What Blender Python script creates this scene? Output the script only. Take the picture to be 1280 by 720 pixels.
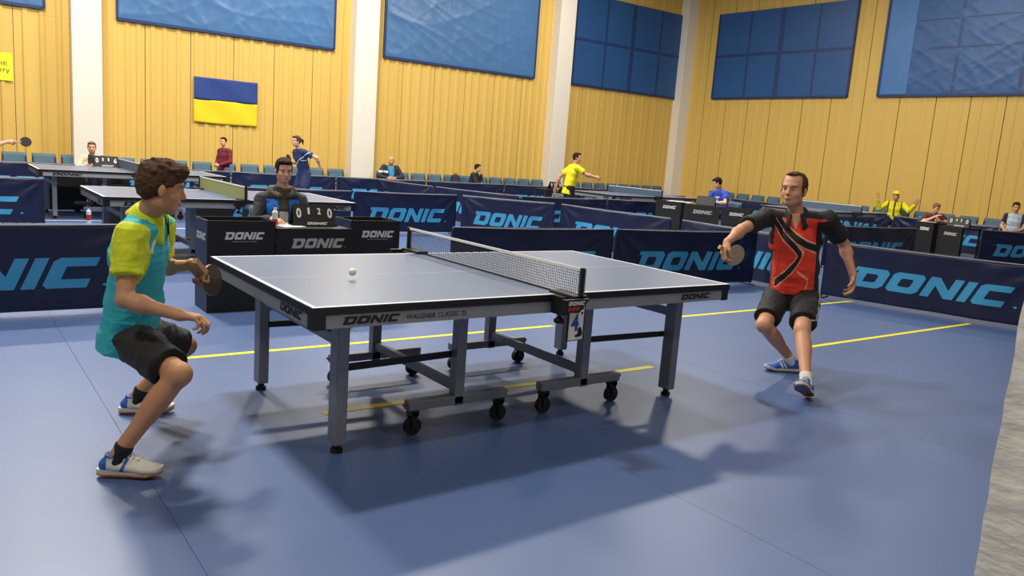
import bpy, bmesh, math, random
import numpy as np
from mathutils import Vector, Matrix

scene = bpy.context.scene
COL = scene.collection
for _o in list(bpy.data.objects):
    bpy.data.objects.remove(_o)

# ------------------------------------------------------------------ camera
CAM_POS = (-2.653, -3.878, 1.456)
YAW, PITCH, ROLL, FPX = 0.641, -0.166, 0.073, 983.4
cam_data = bpy.data.cameras.new('camera')
cam = bpy.data.objects.new('camera', cam_data)
COL.objects.link(cam)
_f = Vector((math.sin(YAW)*math.cos(PITCH), math.cos(YAW)*math.cos(PITCH), math.sin(PITCH)))
_r = Vector((math.cos(YAW), -math.sin(YAW), 0))
_u = _r.cross(_f)
_r2 = math.cos(ROLL)*_r + math.sin(ROLL)*_u
_u2 = -math.sin(ROLL)*_r + math.cos(ROLL)*_u
_m = Matrix((( _r2.x, _u2.x, -_f.x, CAM_POS[0]), (_r2.y, _u2.y, -_f.y, CAM_POS[1]),
             (_r2.z, _u2.z, -_f.z, CAM_POS[2]), (0, 0, 0, 1)))
cam.matrix_world = _m
cam_data.sensor_fit = 'HORIZONTAL'
cam_data.sensor_width = 36.0
cam_data.lens = FPX/1280*36.0
cam_data.clip_start = 0.05
cam_data.clip_end = 200
scene.camera = cam

# ------------------------------------------------------------------ world, lights, exposure
world = bpy.data.worlds.new('world')
scene.world = world
world.use_nodes = True
world.node_tree.nodes['Background'].inputs[0].default_value = (1, 0.97, 0.92, 1)
world.node_tree.nodes['Background'].inputs[1].default_value = 0.3
scene.view_settings.view_transform = 'Standard'
scene.view_settings.look = 'None'
scene.view_settings.gamma = 1
scene.view_settings.use_curve_mapping = False
scene.view_settings.exposure = 0.0
CEIL = 8.2
LAMPS = [(-1.4, 3.0, 1.5), (-1.4, 7.4, 1.8), (-1.4, 12.0, 1.3),
         (4.6, 2.8, .3), (4.6, 7.6, 1.1), (4.6, 12.0, 1.25),
         (11.0, 2.4, .3), (11.0, 7.4, 1.35), (11.0, 12.0, .7), (15.6, 5.0, .3),
         (-5.6, -2.4, .85), (2.6, -5.2, .4)]  # first lamp of this row is an added fill for the near plaster corner
LAMP_W = 315
for (lx, ly, k) in LAMPS:
    ld = bpy.data.lights.new('hall_or_fill_light', 'AREA')
    ld.shape = 'RECTANGLE'; ld.size = 0.9; ld.size_y = 0.45
    ld.energy = LAMP_W*k; ld.color = (1.0, 0.945, 0.86)
    lo = bpy.data.objects.new('hall_or_fill_light', ld)
    lo.location = (lx, ly, CEIL-0.52)
    COL.objects.link(lo)

# ------------------------------------------------------------------ materials
MATS = {}
def mat(name, color, rough=0.6, metal=0.0, var=0.0, scale=20.0, bump=0.0, bscale=60.0, spec=0.5, emit=None, estr=0, stretch=None, sheen=0, detail=3, bdist=.01):
    if name in MATS: return MATS[name]
    m = bpy.data.materials.new(name); m.use_nodes = True
    nt = m.node_tree; b = nt.nodes['Principled BSDF']
    c = (*color, 1)
    b.inputs['Base Color'].default_value = c
    b.inputs['Roughness'].default_value = rough
    b.inputs['Metallic'].default_value = metal
    b.inputs['Specular IOR Level'].default_value = spec
    if sheen: b.inputs['Sheen Weight'].default_value = sheen
    tc = nt.nodes.new('ShaderNodeTexCoord')
    src = tc.outputs['Object']
    if stretch:
        mp = nt.nodes.new('ShaderNodeMapping'); mp.inputs['Scale'].default_value = stretch
        nt.links.new(src, mp.inputs[0]); src = mp.outputs[0]
    if var:
        n = nt.nodes.new('ShaderNodeTexNoise'); n.inputs['Scale'].default_value = scale; n.inputs['Detail'].default_value = detail
        nt.links.new(src, n.inputs[0])
        mx = nt.nodes.new('ShaderNodeMix'); mx.data_type = 'RGBA'
        mx.inputs[6].default_value = (*[max(0, x*(1-var)) for x in color], 1)
        mx.inputs[7].default_value = (*[min(1, x*(1+var)) for x in color], 1)
        nt.links.new(n.outputs[0], mx.inputs[0]); nt.links.new(mx.outputs[2], b.inputs['Base Color'])
    if bump:
        n2 = nt.nodes.new('ShaderNodeTexNoise'); n2.inputs['Scale'].default_value = bscale; n2.inputs['Detail'].default_value = 4
        nt.links.new(src, n2.inputs[0])
        bp = nt.nodes.new('ShaderNodeBump'); bp.inputs['Strength'].default_value = bump; bp.inputs['Distance'].default_value = bdist
        nt.links.new(n2.outputs[0], bp.inputs['Height']); nt.links.new(bp.outputs[0], b.inputs['Normal'])
    if emit:
        b.inputs['Emission Color'].default_value = (*emit, 1); b.inputs['Emission Strength'].default_value = estr
    MATS[name] = m
    return m
def srgb(r, g, b):
    f = lambda v: (v/255/12.92) if v/255 <= .04045 else ((v/255+.055)/1.055)**2.4
    return (f(r), f(g), f(b))

mat('floor_blue', srgb(72, 95, 142), rough=.42, var=.07, scale=1.3, bump=.03, bscale=220, spec=.75)
mat('floor_under', srgb(128, 142, 172), rough=.7, var=.02)
mat('line_yellow', srgb(238, 226, 30), rough=.5, var=.06, scale=6)
mat('line_white', srgb(225, 228, 232), rough=.5, var=.05)
mat('panel_yellow', srgb(219, 182, 95), rough=.5, var=.05, scale=.8, stretch=(3, 3, .35), spec=.35)
mat('panel_back', srgb(110, 76, 22), rough=.8, var=.05)
mat('column_white', srgb(232, 224, 208), rough=.8, var=.03, scale=3, bump=.05, bscale=20)
mat('ceiling_white', srgb(128, 127, 124), rough=.9, var=.02)
mat('wall_plain', srgb(150, 138, 108), rough=.85, var=.03, scale=2)
mat('steel_dark', srgb(70, 72, 76), rough=.5, metal=.6, var=.05)
mat('tarp_blue', srgb(70, 112, 158), rough=.32, var=.14, scale=2.0, bump=.55, bscale=7, spec=.55, stretch=(2.6, 1, .7))
mat('tarp_blue_deep', srgb(42, 86, 140), rough=.4, var=.14, scale=2.2, bump=.25, bscale=14, spec=.45, stretch=(.5, .5, 3))
mat('tarp_seam', srgb(28, 50, 96), rough=.5, var=.1)
mat('tarp_mullion', srgb(31, 60, 108), rough=.45, var=.1)
mat('tarp_light', srgb(62, 116, 176), rough=.4, var=.15, scale=4, bump=.2, bscale=10)
mat('flag_blue', srgb(36, 62, 128), rough=.75, var=.08, scale=4)
mat('flag_yellow', srgb(238, 206, 24), rough=.75, var=.05, scale=4)
mat('paper_yellow', srgb(236, 232, 52), rough=.8, var=.03)
mat('ink_dark', srgb(60, 62, 40), rough=.8, var=.03)
mat('paper_white', srgb(232, 230, 222), rough=.8, var=.03)
mat('table_top', srgb(84, 102, 132), rough=.34, var=.03, scale=9, bump=.01, bscale=400, spec=1.0)
mat('table_edge', srgb(22, 20, 20), rough=.45, var=.06)
mat('table_frame', srgb(150, 152, 156), rough=.45, metal=.25, var=.03)
mat('table_leg', srgb(128, 132, 142), rough=.42, metal=.3, var=.04)
mat('black_plastic', srgb(20, 20, 22), rough=.45, var=.08)
mat('black_rubber', srgb(14, 14, 15), rough=.7, var=.1)
mat('red_plastic', srgb(170, 40, 34), rough=.45, var=.05)
mat('chrome', srgb(190, 192, 196), rough=.25, metal=.9, var=.03)
mat('net_string', srgb(46, 50, 56), rough=.7, var=.05)
mat('net_tape', srgb(226, 226, 222), rough=.7, var=.04)
mat('net_olive', srgb(150, 156, 96), rough=.7, var=.06)
mat('net_grey', srgb(78, 96, 116), rough=.7, var=.06)
mat('print_black', srgb(18, 18, 20), rough=.5, var=.03)
mat('print_white', srgb(214, 214, 212), rough=.55, var=.03)
mat('print_silver', srgb(176, 176, 172), rough=.5, var=.06)
mat('print_cyan', srgb(66, 158, 206), rough=.5, var=.06, scale=5)
mat('print_blue', srgb(34, 74, 170), rough=.55, var=.05)
mat('print_red', srgb(190, 50, 40), rough=.55, var=.05)
mat('barrier_cloth', srgb(25, 32, 64), rough=.34, var=.12, scale=5, bump=.4, bscale=5, spec=.5, bdist=.02)
mat('barrier_hem', srgb(152, 156, 170), rough=.6, var=.1)
mat('box_black', srgb(20, 19, 20), rough=.55, var=.12, scale=6)
mat('box_blue', srgb(32, 52, 86), rough=.5, var=.1, scale=5)
mat('chair_blue', srgb(76, 104, 120), rough=.6, var=.08, scale=10, bump=.05, bscale=80)
mat('chair_frame', srgb(60, 64, 68), rough=.4, metal=.7, var=.05)
mat('skin_boy', srgb(196, 142, 104), rough=.55, var=.05, scale=14, bump=.03, bscale=120)
mat('skin_man', srgb(206, 150, 116), rough=.52, var=.05, scale=14, bump=.03, bscale=120)
mat('skin_umpire', srgb(220, 170, 138), rough=.55, var=.05, scale=14)
mat('lip', srgb(160, 92, 76), rough=.5, var=.05)
mat('eye_white', srgb(226, 220, 212), rough=.3, var=.02)
mat('eye_dark', srgb(34, 26, 22), rough=.25, var=.05)
mat('hair_brown', srgb(84, 61, 44), rough=.85, spec=.2, var=.45, scale=60, bump=.6, bscale=90)
mat('hair_dark', srgb(46, 32, 24), rough=.85, spec=.2, var=.4, scale=60, bump=.5, bscale=90)
mat('hair_sandy', srgb(128, 96, 60), rough=.85, spec=.2, var=.35, scale=60, bump=.5, bscale=90)
mat('hair_grey', srgb(140, 132, 122), rough=.7, var=.3, scale=60, bump=.5, bscale=90)
def cloth(name, rgb, v=.07): return mat(name, srgb(*rgb), rough=.78, var=v, scale=9, bump=.06, bscale=320, sheen=.05)
cloth('shirt_turquoise', (46, 178, 188)); cloth('shirt_lime', (214, 226, 36)); cloth('shorts_black', (31, 30, 30))
cloth('shirt_red', (226, 56, 36)); cloth('shirt_black', (26, 24, 26)); cloth('shirt_peach', (244, 158, 118))
cloth('sock_black', (22, 22, 24)); cloth('sock_white', (226, 226, 226)); cloth('jacket_black', (32, 32, 36)); cloth('jacket_blue', (38, 112, 214))
cloth('hood_olive', (70, 66, 56)); cloth('maroon', (116, 30, 44)); cloth('maroon_dark', (96, 34, 36)); cloth('grey_cloth', (120, 122, 126)); cloth('navy_cloth', (34, 46, 92))
cloth('sky_cloth', (58, 150, 200)); cloth('dark_cloth', (38, 40, 48)); cloth('yellow_cloth', (240, 226, 14)); cloth('royal_cloth', (44, 70, 190))
cloth('green_cloth', (50, 110, 70)); cloth('pale_cloth', (190, 204, 220)); cloth('cream_cloth', (226, 208, 178))
mat('shoe_white', srgb(216, 212, 200), rough=.55, var=.06, scale=20)
mat('shoe_blue', srgb(40, 92, 176), rough=.5, var=.08, scale=20)
mat('shoe_sole', srgb(210, 205, 194), rough=.6, var=.05)
mat('shoe_gum', srgb(190, 116, 56), rough=.6, var=.06)
mat('shoe_gum_dark', srgb(120, 84, 66), rough=.6, var=.06)
mat('paddle_dark', srgb(74, 62, 56), rough=.4, var=.05)
mat('paddle_sheen_tan', srgb(178, 160, 132), rough=.45, var=.05)  # tan stands in for light reflected off the rubber
mat('paddle_black', srgb(20, 20, 22), rough=.5, var=.05)
mat('wood', srgb(196, 150, 96), rough=.5, var=.15, scale=12, stretch=(1, 1, 8))
mat('ball_white', srgb(244, 238, 216), rough=.4, var=.02)
mat('lamp_glow', (1, .95, .85), rough=.5, emit=(1, .94, .84), estr=4, var=.01)
mat('plaster', srgb(240, 236, 222), rough=.75, var=.06, scale=7, bump=.6, bscale=6, stretch=(1, 1, 2.4), bdist=.02)

# ------------------------------------------------------------------ scene object helpers
def link(o, parent=None):
    COL.objects.link(o)
    if parent is not None: o.parent = parent
    return o
def mobj(name, me, parent=None, m=None, smooth=False):
    if m is not None:
        for x in (m if isinstance(m, (list, tuple)) else [m]):
            me.materials.append(MATS[x] if isinstance(x, str) else x)
    if smooth:
        me.polygons.foreach_set('use_smooth', [True]*len(me.polygons))
    return link(bpy.data.objects.new(name, me), parent)
def thing(name, label, cat, loc=(0, 0, 0), rz=0, group=None):
    o = bpy.data.objects.new(name, None); o.empty_display_size = .1
    COL.objects.link(o); o.location = loc; o.rotation_euler = (0, 0, rz)
    o['label'] = label; o['category'] = cat
    if group: o['group'] = group
    return o
def tag(o, label, cat, group=None):
    o['label'] = label; o['category'] = cat
    if group: o['group'] = group
    return o
def struct(o, label=None, cat=None):
    o['kind'] = 'structure'
    if label: o['label'] = label
    if cat: o['category'] = cat
    return o
def copy_tree(o, parent=None):
    c = o.copy(); COL.objects.link(c); c.parent = parent
    for ch in list(o.children): copy_tree(ch, c)
    return c

class MB:
    def __init__(s): s.v = []; s.f = []; s.mi = []
    def add(s, vs, fs, mi=0):
        n = len(s.v); s.v += [tuple(map(float, v)) for v in vs]; s.f += [tuple(n+i for i in f) for f in fs]; s.mi += [mi]*len(fs); return s
    def box(s, x0, x1, y0, y1, z0, z1, mi=0, bev=0):
        if not bev:
            vs = [(x, y, z) for x in (x0, x1) for y in (y0, y1) for z in (z0, z1)]
            return s.add(vs, [(0, 1, 3, 2), (4, 6, 7, 5), (0, 4, 5, 1), (2, 3, 7, 6), (0, 2, 6, 4), (1, 5, 7, 3)], mi)
        bm = bmesh.new(); bmesh.ops.create_cube(bm, size=1)
        for v in bm.verts: v.co = ((x0+x1)/2+v.co.x*(x1-x0), (y0+y1)/2+v.co.y*(y1-y0), (z0+z1)/2+v.co.z*(z1-z0))
        bmesh.ops.bevel(bm, geom=bm.edges[:], offset=bev, segments=2, affect='EDGES', profile=.5)
        bm.verts.index_update()
        s.add([v.co[:] for v in bm.verts], [[v.index for v in f.verts] for f in bm.faces], mi); bm.free(); return s
    def bar(s, p, q, w, h, up=(0, 0, 1), mi=0):
        p = np.array(p, float); q = np.array(q, float); d = q-p; d /= np.linalg.norm(d)
        up = np.array(up, float)
        a = np.cross(d, up)
        if np.linalg.norm(a) < 1e-4: a = np.cross(d, (1, 0, 0))
        a /= np.linalg.norm(a); b = np.cross(a, d)
        vs = [e+a*sx*w/2+b*sy*h/2 for e in (p, q) for sx in (-1, 1) for sy in (-1, 1)]
        return s.add(vs, [(0, 1, 3, 2), (4, 6, 7, 5), (0, 4, 5, 1), (2, 3, 7, 6), (0, 2, 6, 4), (1, 5, 7, 3)], mi)
    def tube(s, pts, r, n=10, mi=0, cap=True):
        pts = [np.array(p, float) for p in pts]; rs = r if isinstance(r, (list, tuple)) else [r]*len(pts)
        base = len(s.v); a = None
        for i, p in enumerate(pts):
            d = pts[min(i+1, len(pts)-1)]-pts[max(i-1, 0)]; d /= np.linalg.norm(d)
            if a is None:
                a = np.cross(d, (0, 0, 1) if abs(d[2]) < .9 else (1, 0, 0))
            else: a = a-d*(a@d)
            a /= np.linalg.norm(a); b = np.cross(d, a)
            for k in range(n):
                t = 2*math.pi*k/n; s.v.append(tuple(p+(a*math.cos(t)+b*math.sin(t))*rs[i]))
        for i in range(len(pts)-1):
            for k in range(n):
                s.f.append((base+i*n+k, base+i*n+(k+1) % n, base+(i+1)*n+(k+1) % n, base+(i+1)*n+k)); s.mi.append(mi)
        if cap:
            s.f.append(tuple(base+k for k in range(n))[::-1]); s.f.append(tuple(base+(len(pts)-1)*n+k for k in range(n))); s.mi += [mi, mi]
        return s
    def prism(s, poly, o, ax, ay, th, mi=0):
        o = np.array(o, float); ax = np.array(ax, float); ay = np.array(ay, float); nz = np.cross(ax, ay)
        n = len(poly)
        vs = [o+ax*x+ay*y for x, y in poly]+[o+ax*x+ay*y+nz*th for x, y in poly]
        fs = [tuple(range(n))[::-1], tuple(range(n, 2*n))]+[(i, (i+1) % n, n+(i+1) % n, n+i) for i in range(n)]
        return s.add(vs, fs, mi)
    def mesh(s, name):
        me = bpy.data.meshes.new(name); me.from_pydata(s.v, [], s.f); 
        if any(s.mi): me.polygons.foreach_set('material_index', s.mi)
        me.update(); return me
    def build(s, name, m, parent=None, smooth=False):
        return mobj(name, s.mesh(name), parent, m, smooth)

def grid_mesh(name, fn, nu, nv):
    vs = [fn(i/nu, j/nv) for j in range(nv+1) for i in range(nu+1)]
    fs = [(j*(nu+1)+i, j*(nu+1)+i+1, (j+1)*(nu+1)+i+1, (j+1)*(nu+1)+i) for j in range(nv) for i in range(nu)]
    me = bpy.data.meshes.new(name); me.from_pydata(vs, [], fs); me.update(); return me

# ---- lettering: the slanted block logo, as quads in a unit-height box
def _ring(x0, w, cuts, tx=.34, ty=.29, openr=False, serif=0):
    def octa(xa, xb, ya, yb, c):   # starts right-bottom going counter-clockwise
        bl, br, tr, tl = c
        return [(xb, ya+br), (xb, yb-tr), (xb-tr, yb), (xa+tl, yb), (xa, yb-tl), (xa, ya+bl), (xa+bl, ya), (xb-br, ya)]
    o = octa(x0, x0+w, 0, 1, cuts); i = octa(x0+tx, x0+w-tx, ty, 1-ty, [c*.45 for c in cuts])
    q = []
    for k in range(8):
        k2 = (k+1) % 8
        if openr and k == 0: continue
        q.append([o[k], o[k2], i[k2], i[k]])
    if openr:
        q = []
        q.append([(x0+.0, .12), (x0+tx, .29), (x0+tx, .71), (x0, .88)])
        q.append([(x0, .12), (x0+.12, 0), (x0+w, 0), (x0+tx, .29)])
        q.append([(x0+tx, .29), (x0+w, 0), (x0+w, .29), (x0+w*.99, .29)])
        q.append([(x0, .88), (x0+tx, .71), (x0+w, 1), (x0+.12, 1)])
        q.append([(x0+tx, .71), (x0+w*.99, .71), (x0+w, 1), (x0+w*.995, .99)])
    if serif:
        q.append([(x0-serif, 1), (x0-serif, .8), (x0, .8), (x0, 1)])
    return q
def logo_quads():
    Q = []
    x = .14
    Q += _ring(x, 1.12, (.0, .16, .16, .0), serif=.14); x += 1.12+.13
    Q += _ring(x, 1.12, (.14, .14, .14, .14)); x += 1.12+.13
    Q += [[(x, 0), (x+.3, 0), (x+.3, 1), (x, 1)], [(x+.3, 1), (x+.3, .58), (x+.8, 0), (x+.8, .42)], [(x+.8, 0), (x+1.1, 0), (x+1.1, 1), (x+.8, 1)]]; x += 1.1+.13
    Q += [[(x, 0), (x+.3, 0), (x+.3, 1), (x, 1)]]; x += .3+.13
    Q += _ring(x, 1.0, (.14, 0, 0, .14), openr=True); x += 1.0
    sh = .34
    Q = [[(px+sh*py, py) for px, py in q] for q in Q]
    W = x+sh
    return [[(px/W, py) for px, py in q] for q in Q], W
LOGO, LOGO_W = logo_quads()
def dot_quads(cx, cy, rx, ry, n=8):
    pts = [(cx+rx*math.cos(2*math.pi*k/n), cy+ry*math.sin(2*math.pi*k/n)) for k in range(n)]
    return [[(cx, cy), pts[k], pts[(k+1) % n], pts[(k+1) % n]][:3] for k in range(n)]
def logo_mesh(name, surf, u0, v0, w, h, k=4, dot=False):
    """logo of width w and height h (surface units) with its lower left at u0, v0; surf(u, v) gives the point"""
    vs = []; fs = []
    for q in LOGO:
        a, b, c, d = [np.array(p) for p in q]
        n = len(vs)
        for j in range(k+1):
            for i in range(k+1):
                s, t = i/k, j/k
                p = (a*(1-s)+b*s)*(1-t)+(d*(1-s)+c*s)*t
                vs.append(surf(u0+p[0]*w, v0+p[1]*h))
        for j in range(k):
            for i in range(k):
                fs.append((n+j*(k+1)+i, n+j*(k+1)+i+1, n+(j+1)*(k+1)+i+1, n+(j+1)*(k+1)+i))
    if dot:
        for q in dot_quads(u0+w*1.015, v0+h*.08, h*.05, h*.05):
            n = len(vs); vs += [surf(*p) for p in q]; fs.append((n, n+1, n+2))
    me = bpy.data.meshes.new(name); me.from_pydata([tuple(map(float, v)) for v in vs], [], fs); me.update(); return me
def flat_surf(o, ax, ay, off=.0015):
    o = np.array(o, float); ax = np.array(ax, float); ay = np.array(ay, float)
    n = np.cross(ax, ay); n = n/np.linalg.norm(n)*off
    return lambda u, v: tuple(o+ax*u+ay*v+n)
def flat_logo(name, o, ax, ay, w, h, m, parent, off=.0015, dot=False):
    return mobj(name, logo_mesh(name, flat_surf(o, ax, ay, off), 0, 0, w, h, 1, dot), parent, m)
_txt = {}
def text_geo(t, bold=0.0):
    key = (t, bold)
    if key not in _txt:
        cu = bpy.data.curves.new('t', 'FONT'); cu.body = t; cu.size = 1; cu.resolution_u = 2; cu.offset = bold
        ob = bpy.data.objects.new('t', cu); me = ob.to_mesh()
        v = np.array([x.co[:] for x in me.vertices]); f = [tuple(p.vertices) for p in me.polygons]
        ob.to_mesh_clear(); bpy.data.objects.remove(ob); bpy.data.curves.remove(cu)
        v[:, 0] -= v[:, 0].min(); v[:, 1] -= v[:, 1].min()
        _txt[key] = (v, f)
    return _txt[key]
def flat_text(name, t, o, ax, ay, w, h, m, parent, off=.0015, shear=0, bold=0.0):
    v, f = text_geo(t, bold); o = np.array(o, float); ax = np.array(ax, float); ay = np.array(ay, float)
    n = np.cross(ax, ay); n = n/np.linalg.norm(n)*off
    X = v[:, 0]/v[:, 0].max()*w; Y = v[:, 1]/v[:, 1].max()*h; X = X+shear*Y
    me = bpy.data.meshes.new(name); me.from_pydata([tuple(o+ax*x+ay*y+n) for x, y in zip(X, Y)], [], f); me.update()
    return mobj(name, me, parent, m)

# ================================================================== the hall
X0, X1, Y0, Y1 = -8.6, 18.4, -8.0, 15.9
rng = random.Random(7)
fl = struct(MB().box(X0, X1, Y0, Y1, -.12, -.008).build('floor', 'floor_under'))
_sheet = {}
_sx = [-8.6]+[-1.96*k for k in (4, 3, 2, 1)]+[1.96*k for k in range(0, 10)]+[18.4]
for a, b in zip(_sx[:-1], _sx[1:]):
    w = round(b-a, 3)
    if w not in _sheet:
        me = MB().box(.001, w-.001, Y0, Y1, -.009, 0).mesh('floor_sheet'); me.materials.append(MATS['floor_blue']); _sheet[w] = me
    o = link(bpy.data.objects.new('floor_sheet', _sheet[w]), fl); o.location = (a, 0, 0)
for i, (x0, x1, yc, w, m) in enumerate([(-1.38, 1.73, 1.36, .05, 'line_yellow'), (3.2, 6.42, 1.28, .05, 'line_yellow'), (-.98, 1.58, .0, .055, 'line_yellow'), (3.4, 6.5, -.06, .05, 'line_yellow'),
                                      (-3.2, .2, 9.75, .05, 'line_white'), (-3.2, 3.0, 8.75, .05, 'line_white')]):
    struct(MB().box(x0, x1, yc-w/2, yc+w/2, .0002, .0022).build('trim_%d' % (i+1), m), ('yellow' if i < 4 else 'white')+' tape line stuck on the blue floor', 'floor line')
struct(MB().box(X0, X1, Y0, Y1, CEIL, CEIL+.15).build('ceiling', 'ceiling_white'))
struct(MB().box(X0-.2, X0, Y0, Y1, 0, CEIL).build('wall_left', 'wall_plain'))
struct(MB().box(X0, X1, Y0-.2, Y0, 0, CEIL).build('wall_front', 'wall_plain'))

# profiled metal sheets, one mesh per height, scaled to width in place
def panel_mesh(z0, z1, ribs, dp=.022):
    prof = [(0, 0)]
    for r in ribs:
        prof += [(r-.065, 0), (r-.035, -dp), (r+.035, -dp), (r+.065, 0)]
    prof += [(.985, 0)]
    vs = [(x, y-.03, z) for z in (z0, z1) for x, y in prof]; n = len(prof)
    fs = [(i, i+1, n+i+1, n+i) for i in range(n-1)]
    b = len(vs); vs += [(0, 0, z0), (.985, 0, z0), (.985, 0, z1), (0, 0, z1)]
    fs += [(0, n, b+3, b), (n-1, b+1, b+2, 2*n-1)]
    me = bpy.data.meshes.new('wall_panel'); me.from_pydata(vs, [], fs); me.materials.append(MATS['panel_yellow']); me.update(); return me
SEAM = 3.60
PM = [panel_mesh(.12, SEAM-.001, r) for r in ((.16, .42, .72), (.2, .5, .8), (.12, .36, .62, .86))]
PU = [panel_mesh(SEAM+.001, CEIL-.02, r) for r in ((.16, .42, .72), (.2, .5, .8), (.12, .36, .62, .86))]
PMF = [panel_mesh(.12, SEAM-.001, r, .009) for r in ((.28, .7), (.2, .5, .8), (.36, .74))]
PUF = [panel_mesh(SEAM+.001, CEIL-.02, r, .009) for r in ((.28, .7), (.2, .5, .8), (.36, .74))]
def wall_panels(parent, joints, flat=False):
    for k, (a, b) in enumerate(zip(joints[:-1], joints[1:])):
        pick = rng.randrange(3)
        for st in ((PMF, PUF) if flat else (PM, PU)):
            o = link(bpy.data.objects.new('wall_panel', st[pick]), parent)
            o.location = (a+.006, 0, 0); o.scale = (b-a-(.006 if flat else 0), 1, 1)
wb = struct(MB().box(-9.2, 18.6, 0, .25, 0, CEIL).build('wall_back', 'panel_back'))
wb.location = (0, 15.5, 0); wb.rotation_euler = (0, 0, math.radians(-1.9))
wall_panels(wb, [-8.4, -7.4, -6.5, -5.5, -4.55, -3.6, -2.7, -1.95, -1.2, -.2])
wall_panels(wb, [.3, 1.25, 2.2, 3.15, 4.1, 5.05, 6.02])
wall_panels(wb, [6.6, 7.5, 8.46, 9.42, 10.38, 11.33, 12.3])
wall_panels(wb, [12.8, 13.6, 14.55, 15.5, 16.45, 17.4, 18.3], True)
wr = struct(MB().box(-7.3, 16.2, 0, .25, 0, CEIL).build('wall_right', 'panel_back'))
wr.location = (18.2, 8, 0); wr.rotation_euler = (0, 0, math.radians(-88))
wall_panels(wr, [-6.9, -5.95, -5.08, -4.25, -3.43, -2.34, -1.44, -.48, .53, 1.47, 2.31, 3.12, 4.05, 5.0, 5.95, 6.9, 7.8, 8.75, 9.7, 10.6, 11.5, 12.5, 13.4, 14.4, 15.4], True)
for i, (par, a, b, pr, cs) in enumerate([(wb, -.2, .36, .4, 'beside the boy with the scoreboard'), (wb, 6.0, 6.62, .4, 'between the two wrinkled window covers'), (wb, 12.28, 12.84, .4, 'behind the man in the yellow shirt'), (wb, 17.5, 18.3, .35, 'in the corner of the hall')]):
    o = MB().box(a, b, -pr, .1, 0, CEIL-.01, bev=.012).build('trim_%d' % (7+i), 'column_white')
    o.matrix_world = Matrix.Translation(par.location) @ Matrix.Rotation(par.rotation_euler.z, 4, 'Z')
    struct(o, 'white square column '+cs, 'column')
# windows covered with blue film
def window(n, par, a, b, z0, z1, style, label):
    w, h = b-a, z1-z0
    r = random.Random(n*11)
    fr = MB().box(0, w, -.075, -.02, 0, .07).box(0, w, -.075, -.02, h-.07, h).box(0, .07, -.075, -.02, .07, h-.07).box(w-.07, w, -.075, -.02, .07, h-.07).build('window_%d' % n, 'tarp_seam')
    fr.matrix_world = Matrix.Translation(par.location) @ Matrix.Rotation(par.rotation_euler.z, 4, 'Z') @ Matrix.Translation((a, 0, z0))
    struct(fr, label, 'window')
    waves = [(r.uniform(-8, 8), r.uniform(3, 16), r.uniform(0, 6.28), r.uniform(.2, 1)) for _ in range(10)]
    amp = {'wrinkled': .007, 'taut': .003, 'folded': .006}[style]
    def f(u, v):
        x, z = u*w, v*h
        d = sum(k*(1-abs(math.sin(.5*(p*x+q*z*.6)+ph+.8*math.sin(x*1.3+ph+z))))**4 for p, q, ph, k in waves)
        e = min(u*w, (1-u)*w, v*h, (1-v)*h)
        g = amp*d*min(1, e/.15)
        if style != 'taut':   # tension folds running in from the lower corners and the edge
            t = math.sin((x*7.5+z*2.5)+2*math.sin(z*2))
            g += .012*max(0, t-.55)*math.exp(-v*2.2)*min(1, e/.1)
        return (x, -.086-max(-.008, g), z)
    nu, nv = (150, 84) if style != 'taut' else (50, 24)
    me = grid_mesh('film', f, nu, nv)
    mobj('film', me, fr, 'tarp_blue' if style == 'wrinkled' else 'tarp_blue_deep', True)
    bars = {'wrinkled': [('h', .58, .05)], 'taut': [('h', .5, .09), ('v', .26, .07), ('v', .5, .15), ('v', .76, .07)], 'folded': [('h', .45, .05), ('h', .72, .04), ('v', .40, .07), ('v', .72, .09)]}[style]
    if style != 'wrinkled':
        for k, t, wd in bars:
            m = MB()
            if k == 'h': m.box(.03, w-.03, -.0935, -.083, t*h-wd/2, t*h+wd/2)
            else: m.box(t*w-wd/2, t*w+wd/2, -.093, -.083, .03, h-.03)
            m.build('mullion', 'tarp_mullion', fr)
    if style == 'folded':
        MB().box(.06, w*.16, -.1, -.088, .04, h-.02, bev=.004).build('film_strip', 'tarp_light', fr)
    hm = MB().box(-.01, w+.01, -.1, -.02, -.03, .03).box(-.03, .02, -.1, -.02, 0, h).box(w-.02, w+.03, -.1, -.02, 0, h)
    hm.build('film_edge', 'tarp_seam', fr)
window(1, wb, -5.6, -.66, 3.74, 6.4, 'wrinkled', 'high window under blue film beside the yellow paper notice')
window(2, wb, .70, 5.56, 3.74, 6.4, 'wrinkled', 'high window under wrinkled blue film above the flag')
window(3, wb, 6.93, 11.7, 3.74, 6.4, 'wrinkled', 'high window under creased shiny blue film between two white columns')
window(4, wb, 13.12, 17.7, 3.74, 6.4, 'taut', 'high window under taut blue film left of the corner column')
window(5, wr, -5.62, -.98, 3.76, 6.38, 'taut', 'high window under taut blue film right of the corner column')
window(6, wr, -.08, 4.7, 3.76, 6.38, 'folded', 'high window under overlapped blue film with a lighter strip')

# near plastered corner by the camera
def near_corner():
    me = grid_mesh('trim_11', lambda u, v: (-.587-.003*(math.sin(v*83+3*math.sin(u*37)+2*math.sin(v*41))*math.sin(u*61+v*29)-.2)*min(1, u/.02), -3.124-.002*math.sin(v*97+2*math.sin(v*211))*(1 if u == 0 else 0)-u*1.9, v*CEIL), 90, 420)
    m = MB(); m.box(-.575, .0, -5.03, -3.13, 0, CEIL-.01)
    o = m.build('trim_11', 'plaster'); struct(o, 'rough white plastered wall corner close beside the court', 'wall corner')
    p = mobj('plaster_face', me, o, 'plaster', True)
near_corner()

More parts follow.
